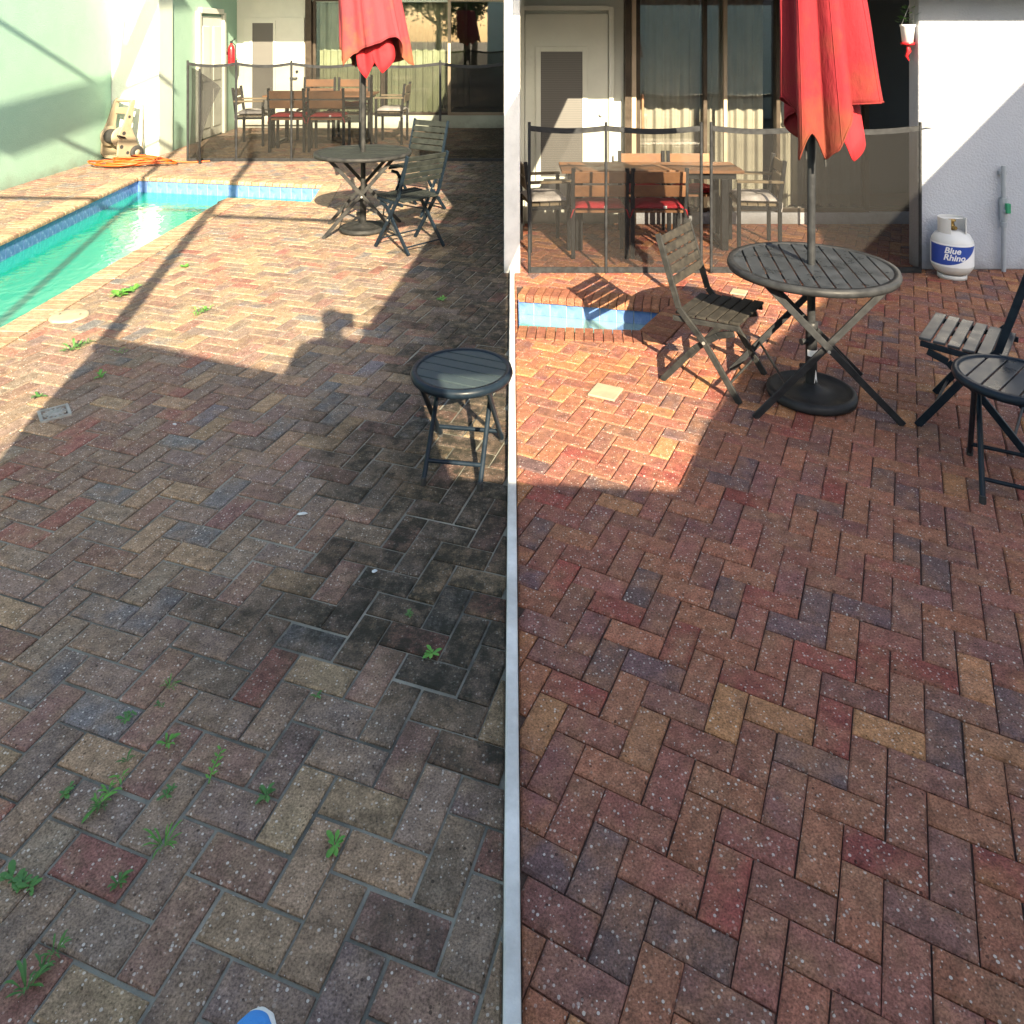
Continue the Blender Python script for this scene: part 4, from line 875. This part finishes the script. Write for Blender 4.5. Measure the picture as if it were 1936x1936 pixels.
# fire extinguisher on the side wall
fx = empty('fire_extinguisher', (-5.47, 14.95, 1.28)); tag(fx, 'red fire extinguisher hung on the green wall beside the white panelled door', 'extinguisher')
MB().lathe([(0, 0), (0.058, 0.005), (0.065, 0.03), (0.065, 0.33), (0.05, 0.39), (0.022, 0.42), (0.022, 0.44), (0, 0.44)], n=24).build('cylinder', M['red_paint'], fx)
MB().box((0, 0, 0.465), (0.04, 0.05, 0.05)).bar((0, 0, 0.48), (0.10, -0.06, 0.53), 0.02, 0.012).build('valve', M['black_metal'], fx)
MB().tube([(0.02, 0, 0.46), (0.09, -0.02, 0.40), (0.085, -0.02, 0.2), (0.075, -0.01, 0.08)], 0.011, 8).build('hose', M['tyre'], fx)
MB().box((-0.07, 0, 0.25), (0.03, 0.10, 0.06)).build('bracket', M['black_metal'], fx)
# propane tank
tk = empty('propane_tank', (3.50, 6.10, 0)); tag(tk, 'white propane tank with a blue printed label standing by the white wall', 'gas tank')
MB().lathe([(0.10, 0.0), (0.105, 0.0), (0.105, 0.035), (0.10, 0.035)], n=36).build('foot_ring', M['tank'], tk)
MB().lathe([(0, 0.028), (0.08, 0.03), (0.125, 0.055), (0.148, 0.095), (0.152, 0.13), (0.152, 0.27), (0.148, 0.305), (0.125, 0.345), (0.08, 0.37), (0.03, 0.378), (0, 0.378)], n=56).build('body', M['tank'], tk)
col = MB()
angs = [R(-90 + 34 + (360 - 68) * i / 40) for i in range(41)]
vs = [(r * math.cos(a), r * math.sin(a), z) for r in (0.098, 0.102) for z in (0.355, 0.475) for a in angs]
m_ = 41
for a_, b_ in ((0, 1), (1, 3), (3, 2), (2, 0)): col.add(vs, [(a_ * m_ + i, a_ * m_ + i + 1, b_ * m_ + i + 1, b_ * m_ + i) for i in range(40)], True)
col.build('collar', M['tank'], tk)
MB().tube([(-0.098, 0.02, 0.46), (0.098, 0.02, 0.46)], 0.007, 8).build('handle_bar', M['tank'], tk)
MB().lathe([(0, 0.37), (0.022, 0.37), (0.022, 0.41), (0.016, 0.42), (0.016, 0.44), (0.028, 0.445), (0.028, 0.46), (0, 0.46)], n=16).tube([(0, 0, 0.40), (0, -0.05, 0.40)], 0.015, 10).build('valve', M['brass'], tk)
def wrap(mb_pts, r): return [(r * math.cos(a), r * math.sin(a), z) for a, z in mb_pts]
def sheet_on(name, m, r, f_lo, f_hi, a0, a1, n=36):
    ang = [R(a0 + (a1 - a0) * i / n) for i in range(n + 1)]
    lo = [(a, f_lo(i / n)) for i, a in enumerate(ang)]; hi = [(a, f_hi(i / n)) for i, a in enumerate(ang)]
    return MB().add(wrap(lo, r) + wrap(hi, r), [(i, i + 1, n + 2 + i, n + 1 + i) for i in range(n)], True).build(name, m, tk, fix=False)
sheet_on('label', M['label_white'], 0.1528, lambda u: 0.112, lambda u: 0.292, -215, 5, 60)
sheet_on('label_field', M['label_blue'], 0.1533, lambda u: 0.125 + 0.15 * max(0, (u - 0.25) / 0.75) ** 2.2, lambda u: 0.279 - 0.004 * u, -190, -38, 40)
def text_on(txt, size, a_mid, z, shear=0.25):
    cu = bpy.data.curves.new('lettering', 'FONT'); cu.body = txt; cu.size = size; cu.align_x = 'CENTER'; cu.shear = shear; cu.offset = size * 0.028; cu.resolution_u = 3
    ob = bpy.data.objects.new('lettering_source', cu); C.objects.link(ob)
    dg = bpy.context.evaluated_depsgraph_get(); me = bpy.data.meshes.new_from_object(ob.evaluated_get(dg)); bpy.data.objects.remove(ob)
    bm = bmesh.new(); bm.from_mesh(me); bmesh.ops.subdivide_edges(bm, edges=[e for e in bm.edges if e.calc_length() > 0.012], cuts=2); bmesh.ops.triangulate(bm, faces=bm.faces)
    for v in bm.verts:
        a = R(a_mid) + v.co.x / 0.1538; v.co = Vector((0.1538 * math.cos(a), 0.1538 * math.sin(a), z + v.co.y))
    bm.to_mesh(me); bm.free(); me.materials.clear(); me.materials.append(M['label_white'])
    o = bpy.data.objects.new('lettering', me); C.objects.link(o); o.parent = tk; return o
text_on('Blue', 0.066, -119, 0.222); text_on('Rhino', 0.066, -114, 0.168)
# grey pipe with a green valve on the white wall
pp = empty('water_pipe', (4.0, 6.24, 0)); tag(pp, 'grey pipe with a green valve handle fixed to the white wall', 'pipe')
MB().tube([(0, 0, 0.0), (0, 0, 0.42)], 0.017, 14).tube([(0, 0, 0.36), (0, 0, 0.40)], 0.026, 14).build('pipe', M['pvc_grey'], pp)
MB().tube([(0.0, 0, 0.42), (0.0, 0, 0.60)], 0.03, 14).tube([(0.0, 0, 0.50), (0.0, -0.05, 0.50)], 0.022, 12).build('valve_body', M['pvc_grey'], pp)
MB().box((0.0, -0.055, 0.525), (0.035, 0.03, 0.08)).build('valve_handle', M['valve_green'], pp, bevel=0.006)
MB().tube([(0, 0, 0.60), (0, 0, 0.86)], 0.017, 14).build('pipe', M['pvc_grey'], pp)
MB().box((0, 0.02, 0.80), (0.06, 0.03, 0.03)).build('bracket', M['pvc_grey'], pp)
# hanging pot at the wall's end
hp = empty('hanging_pot', (3.27, 6.34, 1.86)); tag(hp, 'white hanging flower pot with a red ornament at the edge of the white wall', 'plant pot')
MB().lathe([(0, 0), (0.042, 0), (0.055, 0.13), (0.06, 0.135), (0.06, 0.15), (0.05, 0.15), (0.045, 0.12), (0, 0.12)], n=28).build('pot', M['label_white'], hp)
MB().lathe([(0, -0.02), (0.05, -0.02), (0.056, 0.0), (0.02, 0.004), (0, 0.004)], n=24).build('saucer', M['red_paint'], hp)
MB().tube([(0.0, 0, -0.02), (0.01, 0, -0.07), (-0.01, 0, -0.11), (0.012, 0, -0.15)], [0.012, 0.02, 0.012, 0.004], 8).build('ornament', M['red_paint'], hp)
lf = MB()
for k in range(46):
    a = rnd.uniform(0, 2 * PI); r = rnd.uniform(0.0, 0.07); z = 0.15 + rnd.uniform(0, 0.14); d = Vector((math.cos(a), math.sin(a), rnd.uniform(-0.2, 0.8))).normalized(); s_ = rnd.uniform(0.03, 0.06)
    p = Vector((r * math.cos(a), r * math.sin(a), z)); sd = d.cross(Vector((0, 0, 1))).normalized() * s_ * 0.3
    lf.add([p, p + d * s_ * 0.5 + sd, p + d * s_, p + d * s_ * 0.5 - sd], [(0, 1, 2, 3)])
lf.build('foliage', M['leaf_dark'], hp, fix=False)
for dx in (-0.05, 0.05): MB().tube([(dx, 0, 0.15), (0.06, 0.0, 0.42)], 0.003, 6).build('hanger', M['silver'], hp)

# ------------------------------------------------------------------ on the pavers
o = empty('skimmer_lid', (-3.03, 5.25, 0.0)); tag(o, 'round cream skimmer lid set in the pavers beside the pool coping', 'lid')
MB().lathe([(0, 0.014), (0.105, 0.014), (0.118, 0.011), (0.124, 0.004), (0.124, -0.01)], n=48).build('cover', M['lid'], o)
for x in (-0.07, 0.07): MB().lathe([(0, 0.0152), (0.008, 0.0152), (0.008, 0.012)], c=(x, 0.01, 0), n=12).build('screw', M['tyre'], o)
dr = empty('floor_drain', (*at(103, 783)[:2], 0.004), R(38)); tag(dr, 'square grey drain grate in the shaded weathered pavers', 'drain')
fr_ = MB()
for x, y, a, b_ in ((0, 0.062, 0.136, 0.014), (0, -0.062, 0.136, 0.014), (0.062, 0, 0.014, 0.11), (-0.062, 0, 0.014, 0.11)): fr_.box((x, y, 0.0), (a, b_, 0.012))
fr_.build('frame', M['drain'], dr)
gr_ = MB()
for k in range(14):
    a = 2 * PI * k / 14; gr_.bar((0.018 * math.cos(a), 0.018 * math.sin(a), 0.002), (0.054 * math.cos(a), 0.054 * math.sin(a), 0.002), 0.009, 0.006)
gr_.lathe([(0.028, 0.005), (0.036, 0.006), (0.036, 0.002)], n=24); gr_.lathe([(0, 0.006), (0.014, 0.006), (0.018, 0.002)], n=18)
gr_.build('grate', M['drain'], dr); MB().box((0, 0, -0.006), (0.115, 0.115, 0.004)).build('well', M['tyre'], dr)
def cover(px, py, a, b_, rz, label, m):
    o = MB().box((0, 0, 0.003), (a, b_, 0.012)).build('access_cover', m, bevel=0.003, loc=at(px, py)); o.rotation_euler = (0, 0, rz); tag(o, label, 'cover'); return o
cover(1145, 742, 0.15, 0.15, R(-27), 'pale square cover among the sunlit clean pavers', M['lid'])
cover(1397, 553, 0.11, 0.11, R(-27), 'small pale square cover in the pavers behind the dusty folding chair', M['lid'])
def litter(px, py, a, b_, h, rz, label, cat):
    bm = bmesh.new(); bmesh.ops.create_icosphere(bm, subdivisions=2, radius=1)
    for v in bm.verts: v.co = Vector((v.co.x * a, v.co.y * b_, max(-0.2, v.co.z) * h)) * (1 + 0.25 * noise.noise(v.co * 2 + Vector((px, 0, 0))))
    me = bpy.data.meshes.new('litter'); bm.to_mesh(me); bm.free(); me.materials.append(M['litter'])
    o = bpy.data.objects.new('litter', me); C.objects.link(o); o.location = at(px, py) + Vector((0, 0, 0.003)); o.rotation_euler = (0, 0, rz); tag(o, label, cat)
litter(572, 973, 0.022, 0.007, 0.006, R(8), 'white scrap of litter lying on the shaded mossy pavers', 'litter')
litter(708, 1081, 0.011, 0.008, 0.002, R(30), 'white bird dropping on a dark mossy brick', 'bird dropping')
litter(330, 803, 0.012, 0.006, 0.004, R(-20), 'tiny white chip between bricks near the floor drain', 'litter')

def weed(px, py, size, nleaf, label, m, upright=0.35, slender=0.28, seed=0):
    rr = random.Random(seed); mb = MB()
    blade = rr.random() < 0.3; nsub = 3 if nleaf > 13 else (2 if rr.random() < 0.5 else 1)
    jd = Vector((0.95, -0.31, 0)) if rr.random() < 0.4 else Vector((0.31, 0.95, 0))
    if blade: slender *= 0.5; upright *= 1.7
    upright *= rr.uniform(0.8, 1.8); slender *= rr.uniform(0.75, 1.3); nleaf = int(nleaf * (1.0 + 0.45 * nsub))
    for k in range(nleaf):
        so_ = jd * size * 0.85 * ((k % nsub) - (nsub - 1) / 2) * rr.uniform(0.7, 1.2)
        a = 2 * PI * k / nleaf * (nsub + 1) + rr.uniform(-0.7, 0.7); ln = size * rr.uniform(0.35, 1.1) * (1 if k % nsub == 0 else 0.7); up = upright * rr.uniform(0.4, 1.6)
        d = Vector((math.cos(a), math.sin(a), 0)); sd = Vector((-math.sin(a), math.cos(a), 0)); base = so_ + d * size * 0.05 + Vector((rr.uniform(-.1, .1) * size, rr.uniform(-.1, .1) * size, 0)); wd = ln * slender
        vs = []
        for j, (t, ww) in enumerate(((0, 0.15), (0.25, 0.55), (0.55, 1.0), (0.82, 0.75), (1.0, 0.04))):
            c = base + d * ln * t + Vector((0, 0, 0.004 + ln * up * (t - 0.62 * t * t)))
            vs += [c - sd * wd * ww * 0.5 + Vector((0, 0, ln * 0.05 * ww)), c, c + sd * wd * ww * 0.5 + Vector((0, 0, ln * 0.05 * ww))]
        fs = []
        for j in range(4): fs += [(j * 3, j * 3 + 1, j * 3 + 4, j * 3 + 3), (j * 3 + 1, j * 3 + 2, j * 3 + 5, j * 3 + 4)]
        mb.add(vs, fs, True)
    o = mb.build('weed', m, loc=at(px, py), fix=False); tag(o, label, 'weed', 'weeds growing in the joints of the mossy patio')
g1, g2 = M['leaf'], M['leaf_dark']
for i, a in enumerate([
    (237, 555, 0.085, 22, 'bushy weed in sunlit bricks beside the long post shadow, behind the skimmer lid', g1, 0.6, 0.4),
    (384, 592, 0.07, 14, 'pale green weed clump in the middle of the sunlit bricks', g1, 0.6, 0.4),
    (348, 505, 0.05, 9, 'small weed in sunlit bricks nearest the pool corner', g1, 0.4, 0.4),
    (150, 657, 0.07, 16, 'dark weed on the shadow edge in front of the skimmer lid', g2, 0.5, 0.4),
    (228, 668, 0.05, 8, 'thin weed just inside the shade, past the shadow corner', g1, 0.5, 0.35),
    (190, 713, 0.045, 8, 'little weed in the shade midway between drain and shadow corner', g1, 0.5, 0.35),
    (72, 752, 0.05, 9, 'weed on the shadow edge just behind the floor drain', g2, 0.5, 0.35),
    (835, 566, 0.045, 8, 'lone green weed in the grey bricks behind the small navy table', g1, 0.5, 0.4),
    (322, 1303, 0.035, 9, 'star shaped weed with narrow leaves above a tiny companion', g1, 0.5, 0.24),
    (305, 1337, 0.016, 8, 'tiny weed tuft right under the star shaped weed', g2, 0.5, 0.4),
    (242, 1357, 0.026, 12, 'low dark weed tuft with a dry leaf in a brick corner', g2, 0.4, 0.35),
    (317, 1408, 0.034, 10, 'upright weed below the low dark tuft, two bricks over', g1, 0.7, 0.24),
    (207, 1500, 0.048, 14, 'large weed sprawling along the joint, widest of the near clumps', g1, 0.5, 0.26),
    (192, 1530, 0.03, 10, 'dark weed tail hugging the large sprawling weed', g2, 0.5, 0.3),
    (240, 1442, 0.024, 12, 'bushy little weed topping the joint of the large sprawling weed', g2, 0.5, 0.4),
    (127, 1497, 0.022, 9, 'small weed in a joint beside the large sprawling weed, toward the pool side', g2, 0.5, 0.4),
    (320, 1500, 0.022, 10, 'small weed under the upright weed, in a pale sandy joint', g2, 0.5, 0.4),
    (502, 1506, 0.028, 12, 'dark ferny weed beside the wide pale joint', g2, 0.6, 0.3),
    (308, 1603, 0.05, 12, 'long leaved dandelion rosette on a dark brick', g1, 0.55, 0.2),
    (632, 1600, 0.036, 9, 'neat round rosette with broad light green leaves', g1, 0.35, 0.42),
    (225, 1673, 0.028, 12, 'small dark weed in the joint below the dandelion rosette', g2, 0.6, 0.3),
    (78, 1838, 0.04, 22, 'mossy dark weed clump lowest of all, near the shoe side corner', g2, 0.5, 0.35),
    (40, 1672, 0.034, 16, 'weed clump at the outer margin of the mossy patio', g2, 0.5, 0.35),
    (816, 1238, 0.03, 12, 'green weed tuft in the black mossy bricks near the kerb', g1, 0.5, 0.35),
    (772, 1165, 0.018, 8, 'tiny weed in the black mossy bricks above the green tuft', g2, 0.5, 0.35),
    (598, 1318, 0.02, 8, 'tiny weed where the black moss begins, beside the red brick', g2, 0.6, 0.3)]): weed(*a[:4], a[4], *a[5:], seed=i)
st = MB(); c0 = at(418, 1425); st.tube([c0 + Vector((0.0, -0.0, 0.006)), c0 + Vector((0.004, -0.03, 0.02)), c0 + Vector((0.0, -0.06, 0.015)), c0 + Vector((0.002, -0.09, 0.008))], 0.0018, 6)
for k in range(9):
    p = c0 + Vector((0.003, -0.01 * k - 0.004, 0.016)); s_ = 0.016 if k % 2 else -0.015
    st.add([p, p + Vector((s_ * 0.5, 0.004, 0.006)), p + Vector((s_, 0.006, 0.004)), p + Vector((s_ * 0.5, -0.004, 0.004))], [(0, 1, 2, 3)])
tag(st.build('weed', M['leaf'], fix=False), 'stringy creeping weed stem with tiny leaves on a dark brick', 'weed', 'weeds growing in the joints of the mossy patio')

# blue shoe
sh = empty('shoe', (*at(477, 1992)[:2], 0.002), R(-3)); tag(sh, 'blue canvas shoe with a white rubber toe at the front edge of the mossy patio', 'shoe')
def shoe_loft(prof, m, name):
    vs = []; n = 22
    for y, wd, z0, z1 in prof:
        for k in range(n):
            a = 2 * PI * k / n; vs.append((wd * math.cos(a), y, z0 + (z1 - z0) * (0.5 + 0.5 * math.sin(a))))
    q = len(prof); fs = [(i * n + k, i * n + (k + 1) % n, (i + 1) * n + (k + 1) % n, (i + 1) * n + k) for i in range(q - 1) for k in range(n)] + [tuple(range(n)), tuple(reversed(range((q - 1) * n, q * n)))]
    MB().add(vs, fs, True).build(name, m, sh)
shoe_loft([(0.052, 0.012, 0.0, 0.022), (0.046, 0.026, 0.0, 0.026), (0.03, 0.037, 0.0, 0.027), (-0.02, 0.046, 0.0, 0.027), (-0.10, 0.041, 0.0, 0.026), (-0.19, 0.036, 0.0, 0.027), (-0.225, 0.022, 0.0, 0.026)], M['rubber'], 'sole')
shoe_loft([(0.036, 0.008, 0.018, 0.034), (0.028, 0.022, 0.018, 0.046), (0.012, 0.035, 0.018, 0.052), (-0.03, 0.041, 0.018, 0.062), (-0.09, 0.037, 0.018, 0.085), (-0.15, 0.034, 0.018, 0.09), (-0.20, 0.031, 0.018, 0.088), (-0.218, 0.018, 0.02, 0.08)], M['shoe_blue'], 'upper')

# ------------------------------------------------------------------ behind the viewer: the house, cage and person whose shadows fall on the patios
hC = empty('house', (3, -1.5, 0)); tag(hC, 'cream house unseen behind the viewer, outline shaped to shade both patios', 'house')
prof = [(-1.05, 0), (-1.05, 2.88), (-0.97, 3.36), (0.15, 3.09), (0.30, 3.14), (0.86, 3.34), (0.95, 2.55), (1.89, 2.50), (2.31, 2.80), (2.8, 3.11), (4.5, 3.95), (5.32, 4.81), (6.3, 5.8), (9.5, 6.6), (9.5, 0)]  # unseen wall, its outline cut so the shade edges fall where wanted
n = len(prof); o = MB(); vs = [(x, y, z) for y in (-1.65, -1.5) for x, z in prof]
o.add(vs, [tuple(range(n)), tuple(reversed(range(n, 2 * n)))] + [(i, n + i, n + (i + 1) % n, (i + 1) % n) for i in range(n)]); onto(o, 'wall', M['stucco_cream'], hC)
o = MB(); o.box((4.2, -4.4, 1.06), (10.5, 5.4, 2.1)); onto(o, 'wall', M['stucco_cream'], hC)  # block added to lift the person so the cast shadow reaches further
ps = empty('person', (0.565, -1.95, 2.12)); tag(ps, 'person in dark clothes lifted on an added block with one arm raised to hold a phone', 'person')
def skin_body():
    J = [(0, 0, .92), (0, 0, 1.12), (0, 0.01, 1.34), (0, 0.0, 1.45), (0, 0.02, 1.52), (0, 0.03, 1.63), (0, 0.02, 1.72),
         (-.10, 0, .90), (-.12, .02, .50), (-.12, 0, .08), (-.12, .13, .03), (.10, 0, .90), (.12, .02, .50), (.12, 0, .08), (.12, .13, .03),
         (-.18, 0, 1.38), (-.27, .05, 1.12), (-.16, .26, 1.22), (-.10, .32, 1.30), (.18, 0, 1.38), (.29, .04, 1.12), (.20, .26, 1.30), (.13, .32, 1.42)]
    E_ = [(0, 1), (1, 2), (2, 3), (3, 4), (4, 5), (5, 6), (0, 7), (7, 8), (8, 9), (9, 10), (0, 11), (11, 12), (12, 13), (13, 14), (2, 15), (15, 16), (16, 17), (17, 18), (2, 19), (19, 20), (20, 21), (21, 22)]
    rad_ = [.14, .13, .15, .07, .06, .095, .07, .10, .07, .045, .04, .10, .07, .045, .04, .07, .05, .04, .035, .07, .05, .04, .035]
    me = bpy.data.meshes.new('person_body'); me.from_pydata(J, E_, []); o = bpy.data.objects.new('body', me); C.objects.link(o); o.parent = ps
    md = o.modifiers.new('skin', 'SKIN'); o.modifiers.new('sub', 'SUBSURF').levels = 1; o.modifiers['sub'].render_levels = 2
    for i, r in enumerate(rad_): me.skin_vertices[0].data[i].radius = (r, r * 0.85)
    me.skin_vertices[0].data[0].use_root = True; me.materials.append(M['cloth_dark'])
skin_body()
MB().box((0.02, 0.36, 1.44), (0.08, 0.012, 0.15)).build('phone', M['black_metal'], ps, bevel=0.004)
cg = empty('screen_cage', (-2, -1.5, 0)); tag(cg, 'tall bronze screen enclosure frame unseen behind the viewer, beams set for their shadows', 'screen enclosure')
for i, ((x0, z0), (x1, z1), tk_) in enumerate([((-0.97, 3.3), (-0.62, 7.4), 0.10), ((-1.98, 0.0), (-1.95, 8.0), 0.07), ((-3.6, 5.57), (-0.8, 5.46), 0.06), ((-0.75, 5.12), (1.6, 4.9), 0.05), ((-3.6, 6.3), (-1.98, 10.2), 0.27), ((-3.6, 7.82), (-1.98, 8.5), 0.06), ((-3.6, 6.70), (-1.98, 7.45), 0.06), ((-2.66, 9.3), (-2.90, 7.0), 0.07), ((-4.6, 0), (-4.6, 10), 0.08), ((-4.6, 7.4), (-3.6, 7.82), 0.06), ((-4.6, 6.2), (-3.6, 6.70), 0.06), ((-4.6, 4.1), (-3.6, 6.3), 0.2)]):
    o = MB().bar((x0, -1.56 - 0.06 * (i % 2), z0), (x1, -1.56 - 0.06 * (i % 2), z1), tk_, 0.05, (0, 1, 0)); onto(o, 'beam', M['bronze'], cg)  # unseen beams slanted freely so their shadows draw the wanted lines
blocker = empty('light_blocker', (0.8, 2.4, 3)); tag(blocker, 'unseen white panel added overhead to shade the edge of the mossy patio', 'light_blocker')
o = MB(); vs = [(0.44, -1.5, 3.0), (0.98, 5.4, 3.0), (1.38, 5.4, 3.0), (1.40, -1.5, 3.0)]; o.prism([(v[0], v[1]) for v in vs], 3.0, 3.05); onto(o, 'panel', M['paint_white'], blocker)  # unseen panel added only to shade the kerb side of the mossy patio
def tree(loc, h, cr, seed, label):
    rr = random.Random(seed); root = empty('tree', loc); tag(root, label, 'tree', 'trees behind the viewer')
    t = MB(); t.tube([(0, 0, 0), (0.1, 0, h * 0.3), (0, 0.1, h * 0.62), (0, 0, h * 0.85)], [0.2, 0.16, 0.1, 0.03], 10)
    for k in range(7):
        a = rr.uniform(0, 2 * PI); z = h * rr.uniform(0.35, 0.65); t.tube([(0, 0, z), (cr * .4 * math.cos(a), cr * .4 * math.sin(a), z + .5), (cr * .8 * math.cos(a), cr * .8 * math.sin(a), z + 1.3)], [0.09, 0.06, 0.02], 7)
    t.build('trunk', M['bark'], root)
    cl = [(Vector((rr.gauss(0, cr * .45), rr.gauss(0, cr * .45), h * .68 + rr.gauss(0, h * .14))), rr.uniform(.35, .8)) for _ in range(24)]; mb = MB()
    for k in range(3400):
        c, r = rr.choice(cl); p = c + Vector((rr.gauss(0, r * .6), rr.gauss(0, r * .6), rr.gauss(0, r * .5))); d = Vector((rr.gauss(0, 1), rr.gauss(0, 1), rr.gauss(0, .6))).normalized(); e = d.orthogonal().normalized(); s_ = rr.uniform(.07, .15)
        mb.add([p - d * s_, p + e * s_ * .5, p + d * s_, p - e * s_ * .5], [(0, 1, 2, 3)])
    mb.build('crown', M['tree_leaf'], root, fix=False)
for i, (x, y, h) in enumerate(((-9, -16, 6.2), (-6.6, -13, 6.4), (-4.4, -14, 6.6), (-2.2, -13, 6.2), (-3, -20, 7.0), (4, -18, 6.6), (10, -20, 7.2), (15, -16, 6))):
    tree((x, y, 0), h, 2.0, 40 + i, 'leafy tree growing far behind the viewer')
